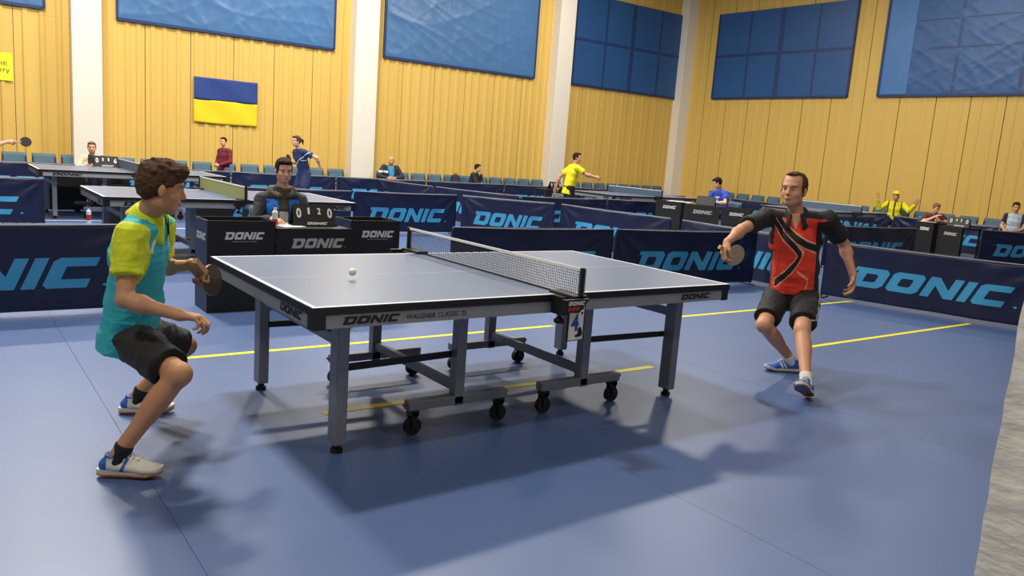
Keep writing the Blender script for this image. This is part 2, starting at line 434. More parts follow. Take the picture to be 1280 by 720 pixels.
# ceiling lamps, the added fill light among them
def lamp(x, y, i):
    t = thing('hall_or_fill_lamp', 'rectangular ceiling floodlight or added fill light of the hall', 'lamp', (x, y, CEIL-.5), 0, 'ceiling floodlights')
    MB().box(-.55, .55, -.3, .3, .02, .14, bev=.02).build('housing', 'steel_dark', t)
    MB().box(-.5, .5, -.25, .25, .005, .02).build('diffuser', 'lamp_glow', t)
    for s in (-.4, .4): MB().tube([(s, 0, .14), (s, 0, .498)], .012, 6).build('rod', 'steel_dark', t)
for i, (x, y, k) in enumerate(LAMPS): lamp(x, y, i)

# flag and notice on the wall
def wall_pt(x, off, z): return wb_m @ Vector((x, -off, z))
wb_m = Matrix.Translation(wb.location) @ Matrix.Rotation(wb.rotation_euler.z, 4, 'Z')
fg = thing('flag', 'blue over yellow flag hung flat on the yellow wall', 'flag', wall_pt(2.26, .075, 1.7), wb.rotation_euler.z)
for nm, z0, z1, m in (('blue_stripe', .52, 1.02, 'flag_blue'), ('yellow_stripe', 0, .52, 'flag_yellow')):
    def f(u, v, z0=z0, z1=z1):
        return (u*1.44-.02*v*0, -.012*math.sin(u*21)*.6-.008*math.sin(u*9+v*4), z0+(z1-z0)*v+.012*math.sin(u*3.14)*(-1)*(1 if z0 == 0 and v < .5 else 0))
    o = mobj(nm, grid_mesh(nm, f, 40, 12), fg, m, True)
    md = o.modifiers.new('thick', 'SOLIDIFY'); md.thickness = .004
nt = thing('paper_notice', 'yellow paper notice with dark lettering taped to the wall', 'notice', wall_pt(-2.35, .065, 2.22), wb.rotation_euler.z)
MB().box(0, 1.12, -.004, 0, 0, .55).build('sheet', 'paper_yellow', nt)
flat_text('lettering', 'НЕ', (.86, -.0045, .30), (1, 0, 0), (0, 0, 1), .17, .07, 'ink_dark', nt)
flat_text('lettering', 'паркету', (.55, -.0045, .14), (1, 0, 0), (0, 0, 1), .52, .09, 'ink_dark', nt)

# ================================================================== table-tennis tables
def tt_table(name, label, loc, group, detail=True, end_text=True):
    t = thing(name, label, 'table', loc, 0, group)
    L, Wd, Z = 1.37, .7625, .76
    for s in (-1, 1):
        a, b = (-L, -.004) if s < 0 else (.004, L)
        MB().box(a, b, -Wd, Wd, Z-.02, Z).build('table_half', 'table_top', t)
        e = MB()
        e.box(a, b, -Wd-.004, -Wd, Z-.036, Z-.001).box(a, b, Wd, Wd+.004, Z-.036, Z-.001)
        xo = -L if s < 0 else L
        e.box(min(xo, xo+s*.004), max(xo, xo+s*.004), -Wd-.004, Wd+.004, Z-.036, Z-.001)
        e.box(a, b, -Wd, -Wd+.03, Z-.036, Z-.021).box(a, b, Wd-.03, Wd, Z-.036, Z-.021)
        e.build('edge_band', 'table_edge', t)
        ln = MB(); zz = Z+.0006
        ln.box(a, b, -Wd, -Wd+.02, Z, zz).box(a, b, Wd-.02, Wd, Z, zz)
        ln.box(min(xo, xo-s*.02), max(xo, xo-s*.02), -Wd+.02, Wd-.02, Z, zz); ln.box(a, b, -.0015, .0015, Z, zz)
        ln.build('white_lines', 'line_white', t)
        ap = MB(); za, zb = Z-.097, Z-.036
        ap.box(a+(.06 if s < 0 else .01), b-(.06 if s > 0 else .01), -Wd+.002, -Wd+.022, za, zb).box(a+(.06 if s < 0 else .01), b-(.06 if s > 0 else .01), Wd-.022, Wd-.002, za, zb)
        ap.box(*sorted((xo-s*.002, xo-s*.022)), -Wd+.06, Wd-.06, za, zb)
        ap.build('apron', 'table_frame', t)
        for sy in (-1, 1):
            c = MB()
            c.box(*sorted((xo-s*.06, xo)), *sorted((sy*(Wd-.022), sy*Wd)), za-.004, zb).box(*sorted((xo-s*.022, xo)), *sorted((sy*(Wd-.06), sy*(Wd-.022))), za-.004, zb)
            c.build('corner_cap', 'table_edge', t)
        # outer legs
        for sy in (-1, 1):
            x, y = s*1.14, sy*.54
            lg = MB().box(x-.03, x+.03, y-.045, y+.045, .045, Z-.03, bev=.006).build('leg', 'table_leg', t)
            MB().tube([(x, y, 0), (x, y, .02), (x, y, .021), (x, y, .05)], [.03, .03, .018, .018], 12).build('foot', 'black_rubber', lg)
            MB().box(s*.44-.03, s*.44+.03, y*.9-.03, y*.9+.03, .13, Z-.03, bev=.005).build('inner_leg', 'table_leg', t)
            if detail:
                MB().bar((x-s*.02, y-sy*.045, .40), (s*.44, y*.9-sy*.035, .40), .012, .035).build('linkage', 'black_plastic', t)
                MB().bar((x-s*.03, y, .60), (s*.86, y, .735), .016, .016).build('strut', 'chrome', t)
        MB().box(s*1.14-.015, s*1.14+.015, -.5, .5, .52, .57).build('crossbar', 'table_leg', t)
        MB().box(s*.44-.015, s*.44+.015, -.46, .46, .20, .25).build('crossbar', 'table_leg', t)
        for sy in (-1, 1):
            MB().box(*sorted((s*.12, s*.74)), sy*.486-.03, sy*.486+.03, .135, .185, bev=.006).build('trolley_bar', 'table_leg', t)
            for xx in (.16, .70):
                wx, wy = s*xx, sy*.486
                f = MB().box(wx-.016, wx+.016, wy-.028, wy-.020, .04, .125).box(wx-.016, wx+.016, wy+.020, wy+.028, .04, .125).box(wx-.022, wx+.022, wy-.028, wy+.028, .105, .135)
                wh = f.build('caster', 'black_plastic', t)
                MB().tube([(wx, wy-.016, .046), (wx, wy+.016, .046)], .046, 20).build('wheel', 'black_rubber', wh)
                if detail and xx == .70: MB().bar((wx+s*.02, wy, .15), (wx+s*.055, wy-.01, .165), .03, .012).build('brake_pedal', 'red_plastic', wh)
    y = -Wd+.002-.0005
    if detail:
        flat_logo('logo', (-1.24, y, Z-.083), (1, 0, 0), (0, 0, 1), .29, .036, 'print_black', t)
        flat_text('lettering', 'WALDNER CLASSIC 25', (-.92, y, Z-.078), (1, 0, 0), (0, 0, 1), .33, .024, 'print_black', t)
        flat_logo('logo', (.93, y, Z-.08), (1, 0, 0), (0, 0, 1), .27, .034, 'print_black', t)
        flat_logo('logo', (-L+.0015, -.36, Z-.083), (0, -1, 0), (0, 0, 1), .28, .04, 'print_black', t)
    else:
        flat_logo('logo', (-1.2, y, Z-.085), (1, 0, 0), (0, 0, 1), .42, .04, 'print_black', t)
        flat_logo('logo', (.9, y, Z-.085), (1, 0, 0), (0, 0, 1), .36, .04, 'print_black', t)
        flat_logo('logo', (-L+.0015, -.42, Z-.085), (0, -1, 0), (0, 0, 1), .2, .04, 'print_black', t)
    return t
def tt_net(name, label, loc, kind, group):
    t = thing(name, label, 'net', loc, 0, group)
    W2, z0, H = .9, .765, .1525
    if kind == 'fine':
        m = MB()
        for i in range(1, 118):
            y = -W2+i*(2*W2/118); m.bar((0, y, z0), (0, y, z0+H-.012), .0017, .0017, (1, 0, 0))
        for k in range(10):
            z = z0+.004+k*.0142; m.bar((0, -W2, z), (0, W2, z), .0017, .0017)
        m.build('net_mesh', 'net_string', t)
        MB().bar((0, -W2, z0), (0, W2, z0), .004, .006).build('cord', 'black_plastic', t)
    else:
        MB().box(-.003, .003, -W2, W2, z0, z0+H-.012).build('net_mesh', kind, t)
    MB().box(-.005, .005, -W2, W2, z0+H-.014, z0+H).build('tape', 'net_tape', t)
    for s in (-1, 1):
        p = MB().box(-.012, .012, *sorted((s*(W2+.002), s*(W2+.02))), z0-.03, z0+H+.004, bev=.003).build('post', 'black_plastic', t)
        MB().box(.012, .02, *sorted((s*(W2+.004), s*(W2+.018))), z0-.02, z0+H-.002).build('post_strip', 'chrome', p)
        c = MB().box(-.045, .045, *sorted((s*.71, s*(W2+.02))), z0-.003, z0+.012, bev=.003)
        c.prism([(-.13, 0), (.03, 0), (-.035, -.07), (-.13, -.062)], (0, s*(W2+.022) if s < 0 else W2+.04, z0+.002), (1, 0, 0), (0, 0, 1), .03)
        c.build('clamp', 'black_plastic', t)
        MB().tube([(-.035, s*.8, z0-.004), (-.035, s*.8, z0-.135)], .007, 8).tube([(-.035, s*.8, z0-.118), (-.035, s*.8, z0-.135), (-.035, s*.8, z0-.15)], [.012, .03, .026], 14).build('clamp_knob', 'black_plastic', t)
        MB().box(-.07, -.03, *sorted((s*.765, s*.86)), z0-.1, z0-.002, bev=.004).build('clamp_jaw', 'black_plastic', t)
    if kind == 'fine':
        yy = -(W2+.022)-.030
        flat_logo('logo', (-.115, yy-.001, z0-.026), (1, 0, 0), (0, 0, 1), .115, .02, 'print_white', t)
        m = MB()
        for k in range(3): m.add([(-.115+k*.027, yy-.0015, z0-.054), (-.097+k*.027, yy-.0015, z0-.054), (-.087+k*.027, yy-.0015, z0-.034), (-.105+k*.027, yy-.0015, z0-.034)], [(0, 1, 2, 3)])
        m.build('red_stripes', 'print_red', t)
    return t
G_T = 'blue table-tennis tables'; G_N = 'nets of the table-tennis tables'
tt_table('table_tennis_table', 'blue table-tennis table on wheels between the two players', (0, 0, 0), G_T)
tt_net('table_tennis_net', 'dark mesh net with white tape on the table between the two players', (0, 0, 0), 'fine', G_N)
tt_table('table_tennis_table', 'empty blue table-tennis table with olive net behind the umpire desk', (.1, 5.68, 0), G_T, False)
tt_net('table_tennis_net', 'olive green net on the table behind the umpire desk', (.1, 5.68, 0), 'net_olive', G_N)
tt_table('table_tennis_table', 'grey-lit table-tennis table in front of the boy umpire by the white column', (0, 10.55, 0), G_T, False)
tt_net('table_tennis_net', 'grey blue net on the table in front of the boy umpire', (0, 10.55, 0), 'net_grey', G_N)
tt_table('table_tennis_table', 'far table-tennis table beside the man in the yellow shirt', (10.9, 9.7, 0), G_T, False)
tt_net('table_tennis_net', 'grey net on the table beside the man in the yellow shirt', (10.9, 9.7, 0), 'net_grey', G_N)
tt_table('table_tennis_table', 'far table-tennis table before the man in the yellow cap', (14.0, 6.6, 0), G_T, False)
tt_net('table_tennis_net', 'dark blue net on the table before the man in the yellow cap', (14.0, 6.6, 0), 'net_grey', G_N)

# number card hanging from the net post
nc = thing('number_card', 'white table number card with a blue 4 hanging from the net clamp', 'sign', (-.012, -.905, .545), math.radians(4))
MB().box(-.055, .055, -.004, .004, 0, .19).build('card', 'paper_white', nc)
MB().box(-.057, -.053, -.006, .006, -.002, .192).box(.053, .057, -.006, .006, -.002, .192).box(-.057, .057, -.006, .006, -.003, .001).build('card_frame', 'black_plastic', nc)
flat_text('number', '4', (-.037, -.0045, .048), (1, 0, 0), (0, 0, 1), .056, .09, 'print_blue', nc, .001, bold=.035)
_m = MB()
for (x, z, a, b) in [(.028, .055, .013, .012), (.032, .035, .018, .02), (.012, .022, .016, .008), (.036, .165, .012, .008), (.01, .15, .008, .01), (.038, .14, .008, .008), (-.005, .168, .012, .006)]:
    _m.prism([(x+a*math.cos(k*math.pi/5), z+b*math.sin(k*math.pi/5)) for k in range(10)], (0, -.004, 0), (1, 0, 0), (0, 0, 1), .001)
_m.build('print', 'print_black', nc)
MB().bar((-.02, .0, .19), (-.02, .004, .212), .012, .003).build('clip', 'black_plastic', nc)

# ball in flight
_bm = bmesh.new(); bmesh.ops.create_uvsphere(_bm, u_segments=24, v_segments=14, radius=.02); _me = bpy.data.meshes.new('ball'); _bm.to_mesh(_me); _bm.free()
tag(mobj('table_tennis_ball', _me, None, 'ball_white', True), 'white table-tennis ball in flight over the near table half', 'ball').location = (-.9, -.13, .80)

# ================================================================== barriers
_bk = [0]
BAR_H = .70
def barrier(p, q, label, logo=True, sag=True, drop=0.0, group='navy court barriers'):
    """p -> q left to right as seen from the printed side"""
    p = np.array(p, float); q = np.array(q, float); L = float(np.linalg.norm(q-p)); d = (q-p)/L
    t = thing('court_barrier', label, 'barrier', (p[0], p[1], 0), math.atan2(d[1], d[0]), group)
    _bk[0] += 1; r = random.Random(_bk[0]*3+1)
    ws = [(r.uniform(4, 11), r.uniform(-6, 6), r.uniform(0, 6.3), r.uniform(.3, 1)) for _ in range(5)]
    def depth(x, z):
        e = min(1, x/.12, (L-x)/.12)*min(1, (BAR_H-z)/.1)
        a = sum(k*math.sin(a1*x+b1*z+ph) for a1, b1, ph, k in ws)*.006
        # slack folds fanning from the upper corners
        for cx in (0, L):
            dx, dz = abs(x-cx), BAR_H-z
            if dx < .6:
                th = math.atan2(dz, dx+1e-6); a += .016*math.sin(th*11+ph0)*max(0, 1-math.hypot(dx, dz)/.75)
        return a*max(0, e)
    ph0 = r.uniform(0, 6)
    top = lambda x: BAR_H-.012*math.sin(math.pi*x/L)*(1 if sag else 0)
    z0 = .035
    def surf(x, z, off=0):
        zz = z0+(top(x)-z0)*z
        return (x, -.012-depth(x, zz)-off, zz)
    nu = max(24, int(L*34))
    me = grid_mesh('cloth', lambda u, v: surf(u*L, v), nu, 22)
    o = mobj('cloth', me, t, 'barrier_cloth', True); o.modifiers.new('thick', 'SOLIDIFY').thickness = .004
    MB().tube([(x, -.012, top(x)+.001) for x in np.linspace(.01, L-.01, 12)], .006, 6).build('hem', 'barrier_hem', t)
    fr = MB().tube([(.012, .012, 0), (.012, .012, BAR_H-.05), (.03, .012, BAR_H-.012), (.06, .01, BAR_H-.006), (L-.06, .01, BAR_H-.006), (L-.03, .012, BAR_H-.012), (L-.012, .012, BAR_H-.05), (L-.012, .012, 0)], .009, 8)
    fr.tube([(.012, .012, .1), (L-.012, .012, .1)], .007, 6)
    fr.build('frame', 'steel_dark', t, True)
    for x in (.05, L-.05): MB().bar((x, -.1, .008), (x, .14, .008), .025, .014).build('foot', 'steel_dark', t)
    if logo:
        w, hh = min(1.74, L*.76), .24
        lm = logo_mesh('logo', lambda u, v: surf(u, v, .0045), (L-w)/2, .26-drop, w, hh/(BAR_H-z0), 8, True)
        mobj('logo', lm, t, 'print_cyan')
        lm2 = logo_mesh('logo', lambda u, v: (L-u, surf(L-u, v)[1]+.010, surf(L-u, v)[2]), (L-w)/2, .26-drop, w, hh/(BAR_H-z0), 4, True)
        mobj('logo', lm2, t, 'print_cyan')
    return t
barrier((-3.62, 2.95), (-1.33, 2.95), 'navy barrier with cyan logo right behind the boy in turquoise')
barrier((1.60, 2.92), (3.74, 2.80), 'navy barrier directly behind the right half of the main table')
barrier((3.78, 2.80), (6.10, 2.55), 'navy barrier with cyan logo behind the paddle of the man in red')
barrier((6.36, 4.08), (6.22, 1.72), 'navy barrier standing side-on behind the man in red')
barrier((6.25, 1.62), (6.86, -.62), 'navy barrier with large cyan logo beside the elbow of the man in red')
barrier((6.86, -.70), (7.4, -2.95), 'navy barrier continuing the row past the man in red')
barrier((6.1, 6.6), (6.36, 4.3), 'navy barrier receding between the middle courts')
barrier((5.0, 8.06), (6.06, 6.72), 'navy barrier angled at the corner of the middle court')
barrier((2.95, 8.17), (4.88, 8.06), 'navy barrier with shiny folds behind the far net post')
barrier((.7, 8.3), (2.9, 8.15), 'navy barrier right behind the seated umpire')
barrier((-3.75, 8.55), (-1.42, 8.55), 'navy barrier with steel end post by the far table corner')
for k in range(8):
    x = -4.6+k*2.36
    barrier((x, 13.25-.02*k), (x+2.33, 13.25-.02*k), ['navy barrier below the yellow paper notice', 'navy barrier below the bare panel left of the first column', 'navy barrier at the foot of the first column', 'navy barrier under the flag', 'navy barrier between the girl and the second column', 'navy barrier before the seated man in sky blue', 'navy barrier before the seated man in dark clothes', 'navy barrier at the foot of the third column'][k])
barrier((5.75, 12.9), (5.95, 10.7), 'navy barrier running out from the wall behind the girl')
barrier((5.95, 10.6), (6.6, 8.5), 'navy barrier running from the wall to the middle court corner')
barrier((6.55, 8.35), (8.8, 8.4), 'navy barrier in front of the legs of the man in yellow')
barrier((8.85, 8.4), (11.1, 8.25), 'navy barrier in front of the far table beside the man in yellow')
barrier((12.0, 11.2), (14.3, 11.1), 'navy barrier behind the far table beside the man in yellow')
barrier((9.2, 3.5), (11.55, 3.2), 'navy barrier behind the shoulder of the man in red')
barrier((15.9, 8.4), (16.0, 6.1), 'navy barrier in front of the man in the yellow cap')
barrier((16.0, 6.0), (16.1, 3.7), 'navy barrier in front of the boy with striped sleeves')
barrier((13.8, 3.05), (15.6, 2.0), 'navy barrier with folded logo near the second umpire desk')
barrier((16.0, 10.8), (15.9, 8.5), 'navy barrier behind the desk of the man in royal blue')

# ================================================================== umpire desks and towel boxes
def open_box(name, label, x, y, w, d, h, group, side=True, lw=.34, sub=True):
    t = thing(name, label, 'box', (x, y, 0), 0, group); th = .012
    MB().box(0, w, 0, th, 0, h).build('front_panel', 'box_black', t)
    MB().box(0, w, d-th, d, 0, h).build('back_panel', 'box_black', t)
    MB().box(0, th, th, d-th, 0, h).build('side_panel', 'box_blue', t)
    MB().box(w-th, w, th, d-th, 0, h).build('side_panel', 'box_black', t)
    MB().box(th, w-th, th, d-th, .02, .03).build('bottom_panel', 'box_black', t)
    flat_logo('logo', ((w-lw)/2+.02, 0, h-.155), (1, 0, 0), (0, 0, 1), lw, .062, 'print_white', t)
    if sub: flat_text('lettering', 'TABLE TENNIS TEAM', ((w-lw*.62)/2+.02, 0, h-.178), (1, 0, 0), (0, 0, 1), lw*.62, .011, 'print_silver', t)
    if side:
        flat_logo('logo', (0, d-.04, h-.17), (0, -1, 0), (0, 0, 1), d-.08, .06, 'print_white', t)
    return t
def scoreboard(name, label, x, y, z, rz, digits, s=1.0):
    t = thing(name, label, 'scoreboard', (x, y, z), rz, 'flip scoreboards')
    w, h, d = .40*s, .20*s, .13*s
    # two leaning boards like a tent
    tilt = .32
    ax = np.array((1, 0, 0.)); ay = np.array((0, math.sin(tilt), math.cos(tilt)))
    MB().prism([(-w/2, 0), (w/2, 0), (w/2-.01, h), (-w/2+.01, h)], (0, -d/2, 0), ax, ay, .006).build('front_board', 'black_plastic', t)
    ay2 = np.array((0, -math.sin(tilt), math.cos(tilt)))
    MB().prism([(-w/2, 0), (w/2, 0), (w/2-.01, h), (-w/2+.01, h)], (0, d/2, 0), ax, ay2, .006).build('back_board', 'black_plastic', t)
    MB().box(-w/2-.01*s, w/2+.01*s, -d/2-.012, d/2+.012, 0, .008).build('base', 'black_plastic', t)
    o = np.array((0, -d/2, 0))
    for i, (cx, cw, ch, zc) in enumerate([(-.145, .078, .125, .055), (-.045, .055, .082, .095), (.045, .055, .082, .095), (.145, .078, .125, .055)]):
        nz = np.cross(ax, ay)
        c0 = o+ax*(cx-cw/2)*s+ay*zc*s+nz*.0062
        cd = MB().prism([(0, 0), (cw*s, 0), (cw*s, ch*s), (0, ch*s)], c0, ax, ay, .003).build('card', 'box_black', t)
        flat_text('digit', digits[i], c0+ax*cw*.2*s+ay*ch*.13*s+nz*.0035, ax, ay, cw*.6*s*(.6 if digits[i] == '1' else 1), ch*.74*s, 'print_white', cd, .001, bold=.03)
    flat_logo('logo', o+ax*(-.08*s)+ay*.012*s+np.cross(ax, ay)*.0065, ax, ay, .2*s, .022*s, 'print_white', t)
    return t
G_B = 'black towel boxes'
open_box('towel_box', 'black open towel box with blue side at the end of the umpire desk', -.87, 2.68, .56, .36, .765, G_B)
open_box('towel_box', 'black open towel box between umpire desk and far net post', .40, 2.72, .50, .36, .775, G_B, side=False)
def desk(label, x, y, w, d, h, lw, rz=0, group='umpire desks'):
    t = thing('umpire_desk', label, 'desk', (x, y, 0), rz, group)
    MB().box(0, w, 0, .014, .02, h).build('front_panel', 'box_black', t)
    MB().box(.004, w-.004, .014, d, h-.03, h).build('desk_top', 'box_black', t)
    for a in (.02, w-.05):
        for b in (.05, d-.05): MB().box(a, a+.03, b, b+.03, 0, h-.03).build('leg', 'steel_dark', t)
    flat_logo('logo', ((w-lw)/2+.02, 0, h-.17), (1, 0, 0), (0, 0, 1), lw, lw*.17, 'print_silver', t, dot=True)
    return t
desk('black umpire desk with silver logo between two towel boxes', -.305, 2.66, .70, .28, .705, .50)
scoreboard('flip_scoreboard', 'black flip scoreboard reading 0 1 2 0 on the umpire desk', .115, 2.92, .7065, 0, '0120')
def paper(x, y, z, rz, label, w=.21, h=.297, grp=None):
    o = MB().box(-w/2, w/2, -h/2, h/2, 0, .004).build('paper_sheet', 'paper_white'); o.location = (x, y, z); o.rotation_euler.z = rz
    return tag(o, label, 'paper', grp)
paper(-.13, 2.90, .7055, .2, 'white score sheet on the umpire desk beside the scoreboard')

# ================================================================== people
# smooth blended volumes, meshed with surface nets: one continuous surface per body or garment
def N(v):
    v = np.array(v, float); return v/np.linalg.norm(v)
A3 = lambda v: np.array(v, float)
class Blob:
    def __init__(s): s.p = []
    def cone(s, a, b, r1, r2, k=.015, ax=None, e=1.0, e2=None, flat=(0, 0)):
        """tapered limb a->b; e scales the radius across ax (elliptic section)"""
        s.p.append(('c', A3(a), A3(b), r1, r2, k, ax, e, e if e2 is None else e2, flat)); return s
    def ell(s, c, axes, rad, k=.012, sub=False):
        s.p.append(('e', A3(c), np.array(axes, float), A3(rad), k, sub)); return s
    def ball(s, c, r, k=.012): return s.ell(c, np.eye(3), (r, r, r), k)
    def field(s, vox):
        lo = []; hi = []
        for p in s.p:
            if p[0] == 'c':
                R = max(p[3], p[4])*max(1, p[7], p[8])+.01
                lo.append(np.minimum(p[1], p[2])-R); hi.append(np.maximum(p[1], p[2])+R)
            elif not p[5]:
                R = max(p[3])+.01; lo.append(p[1]-R); hi.append(p[1]+R)
        o = np.min(lo, 0)-3*vox; h = np.max(hi, 0)+3*vox
        n = np.ceil((h-o)/vox).astype(int)+1
        F = np.full(n, .2, np.float32)
        for p in s.p:
            if p[0] == 'c':
                k = p[5]; R = max(p[3], p[4])*max(1, p[7], p[8])+k+2*vox; a, b = np.minimum(p[1], p[2])-R, np.maximum(p[1], p[2])+R
            else:
                k = p[4]; R = max(p[3])+k+2*vox; a, b = p[1]-R, p[1]+R
            i0 = np.maximum(0, np.floor((a-o)/vox).astype(int)); i1 = np.minimum(n, np.ceil((b-o)/vox).astype(int)+1)
            if (i1 <= i0).any(): continue
            g = np.meshgrid(*[(np.arange(i0[j], i1[j])*vox+o[j]).astype(np.float32) for j in range(3)], indexing='ij')
            if p[0] == 'c':
                a, b, r1, r2, k, ax, e1, e2, flat = p[1:]
                d = b-a; L = np.linalg.norm(d)+1e-9; z = d/L
                P = [g[j]-a[j] for j in range(3)]
                tt = (P[0]*z[0]+P[1]*z[1]+P[2]*z[2])/L
                t = np.clip(tt, 0, 1)
                r = r1+(r2-r1)*t
                if ax is None:
                    q = sum((P[j]-d[j]*t)**2 for j in range(3)); D = np.sqrt(q)-r
                else:
                    x = A3(ax); x = N(x-z*(x@z)); y = np.cross(z, x); e = e1+(e2-e1)*t
                    Q = [P[j]-d[j]*t for j in range(3)]
                    X = (Q[0]*x[0]+Q[1]*x[1]+Q[2]*x[2])/(r*e); Y = (Q[0]*y[0]+Q[1]*y[1]+Q[2]*y[2])/r; Z = (tt-t)*L/r
                    D = (np.sqrt(X*X+Y*Y+Z*Z)-1)*np.minimum(r, r*e)
                if flat[0]: D = np.maximum(D, -tt*L)
                if flat[1]: D = np.maximum(D, (tt-1)*L)
                sub = False
            else:
                c, axs, rad, k, sub = p[1:]
                q = 0
                for m in range(3):
                    q = q+(((g[0]-c[0])*axs[m][0]+(g[1]-c[1])*axs[m][1]+(g[2]-c[2])*axs[m][2])/rad[m])**2
                D = (np.sqrt(q)-1)*min(rad)
            S = F[i0[0]:i1[0], i0[1]:i1[1], i0[2]:i1[2]]
            if sub:
                D = -D; hh = np.clip(.5-.5*(D-S)/k, 0, 1); S[...] = D*(1-hh)+S*hh+k*hh*(1-hh)
            else:
                hh = np.clip(.5+.5*(D-S)/k, 0, 1); S[...] = D*(1-hh)+S*hh-k*hh*(1-hh)
        return F, o
    def verts(s, vox):
        F, o = s.field(vox); S = F < 0
        sh = np.array(F.shape)-1
        cnt = np.zeros(sh, np.int8)
        offs = [(i, j, k) for i in (0, 1) for j in (0, 1) for k in (0, 1)]
        for i, j, k in offs: cnt += S[i:i+sh[0], j:j+sh[1], k:k+sh[2]]
        act = (cnt > 0) & (cnt < 8)
        I = np.argwhere(act); idx = np.full(sh, -1, np.int64); idx[act] = np.arange(len(I))
        acc = np.zeros((len(I), 3)); num = np.zeros(len(I))
        vals = {of: F[I[:, 0]+of[0], I[:, 1]+of[1], I[:, 2]+of[2]] for of in offs}
        for a in offs:
            for m in range(3):
                if a[m]: continue
                b = tuple(1 if j == m else a[j] for j in range(3))
                fa, fb = vals[a], vals[b]; c = (fa < 0) != (fb < 0)
                t = np.where(c, fa/np.where(c, fa-fb, 1), 0)
                for j in range(3): acc[:, j] += np.where(c, a[j]+(t if j == m else 0), 0)
                num += c
        V = (I+acc/num[:, None])*vox+o
        Q = []
        for m in range(3):
            a, b = [(1, 2), (2, 0), (0, 1)][m]
            sl0 = [slice(None)]*3; sl1 = [slice(None)]*3
            sl0[m] = slice(0, -1); sl1[m] = slice(1, None)
            e = S[tuple(sl0)] != S[tuple(sl1)]
            E = np.argwhere(e)
            E = E[(E[:, a] > 0) & (E[:, b] > 0) & (E[:, a] < sh[a]) & (E[:, b] < sh[b])]
            st = S[E[:, 0], E[:, 1], E[:, 2]]
            c = []
            for da, db in ((-1, -1), (0, -1), (0, 0), (-1, 0)):
                J = E.copy(); J[:, a] += da; J[:, b] += db; c.append(idx[J[:, 0], J[:, 1], J[:, 2]])
            c = np.stack(c, 1); c[~st] = c[~st][:, ::-1]; Q.append(c)
        return V, np.concatenate(Q)
def smooth_verts(V, Q, it):
    for _ in range(it):
        acc = np.zeros_like(V); n = np.zeros(len(V))
        for a, b in ((0, 1), (1, 2), (2, 3), (3, 0)):
            np.add.at(acc, Q[:, a], V[Q[:, b]]); np.add.at(acc, Q[:, b], V[Q[:, a]])
            np.add.at(n, Q[:, a], 1); np.add.at(n, Q[:, b], 1)
        V = V*.5+acc/n[:, None]*.5
    return V
def vnormals(V, Q):
    fn = np.cross(V[Q[:, 2]]-V[Q[:, 0]], V[Q[:, 3]]-V[Q[:, 1]]); n = np.zeros_like(V)
    for k in range(4): np.add.at(n, Q[:, k], fn)
    return n/(np.linalg.norm(n, axis=1)[:, None]+1e-12)
def wrinkle(V, Q, amp, freq, seed, aniso=(1, 1, 1)):
    r = np.random.RandomState(seed); d = np.zeros(len(V)); nn = vnormals(V, Q)
    for _ in range(7):
        k = r.normal(size=3)*freq*np.array(aniso); k2 = r.normal(size=3)*freq*.4
        ph = V@k+r.uniform(0, 6.3)+1.5*np.sin(V@k2+r.uniform(0, 6.3))
        d += np.sin(ph)+1.3*(1-abs(np.sin(ph*.9+1.7*np.sin(V@k2*1.7))))**3
    return V+nn*(amp*d/3)[:, None]
def blob_obj(name, blob, vox, mats, parent, origin, sm=1, wr=None, paint=None):
    V, Q = blob.verts(vox)
    if sm: V = smooth_verts(V, Q, sm)
    if wr: V = wrinkle(V, Q, *wr)
    me = bpy.data.meshes.new(name)
    W = (V-origin).astype(np.float32)
    me.vertices.add(len(W)); me.vertices.foreach_set('co', W.ravel())
    me.loops.add(Q.size); me.loops.foreach_set('vertex_index', Q.astype(np.int32).ravel())
    me.polygons.add(len(Q)); me.polygons.foreach_set('loop_start', np.arange(0, Q.size, 4, dtype=np.int32))
    me.polygons.foreach_set('use_smooth', np.ones(len(Q), bool))
    for m in (mats if isinstance(mats, (list, tuple)) else [mats]): me.materials.append(MATS[m])
    if paint:
        c = V[Q].mean(1); fn = np.cross(V[Q[:, 2]]-V[Q[:, 0]], V[Q[:, 3]]-V[Q[:, 1]]); fn /= np.linalg.norm(fn, axis=1)[:, None]+1e-12
        me.polygons.foreach_set('material_index', paint(c, fn).astype(np.int32))
    me.update(calc_edges=True); me.validate()
    return link(bpy.data.objects.new(name, me), parent), V
_sph = {}
def small_ell(name, c, axes, rad, m, parent, origin):
    if 'v' not in _sph:
        bm = bmesh.new(); bmesh.ops.create_uvsphere(bm, u_segments=14, v_segments=8, radius=1)
        _sph['v'] = np.array([v.co[:] for v in bm.verts]); bm.verts.index_update(); _sph['f'] = [tuple(v.index for v in f.verts) for f in bm.faces]; bm.free()
    W = A3(c)+(_sph['v']*A3(rad))@np.array(axes)-origin
    me = bpy.data.meshes.new(name); me.from_pydata([tuple(w) for w in W], [], _sph['f']); me.update()
    return mobj(name, me, parent, m, True)

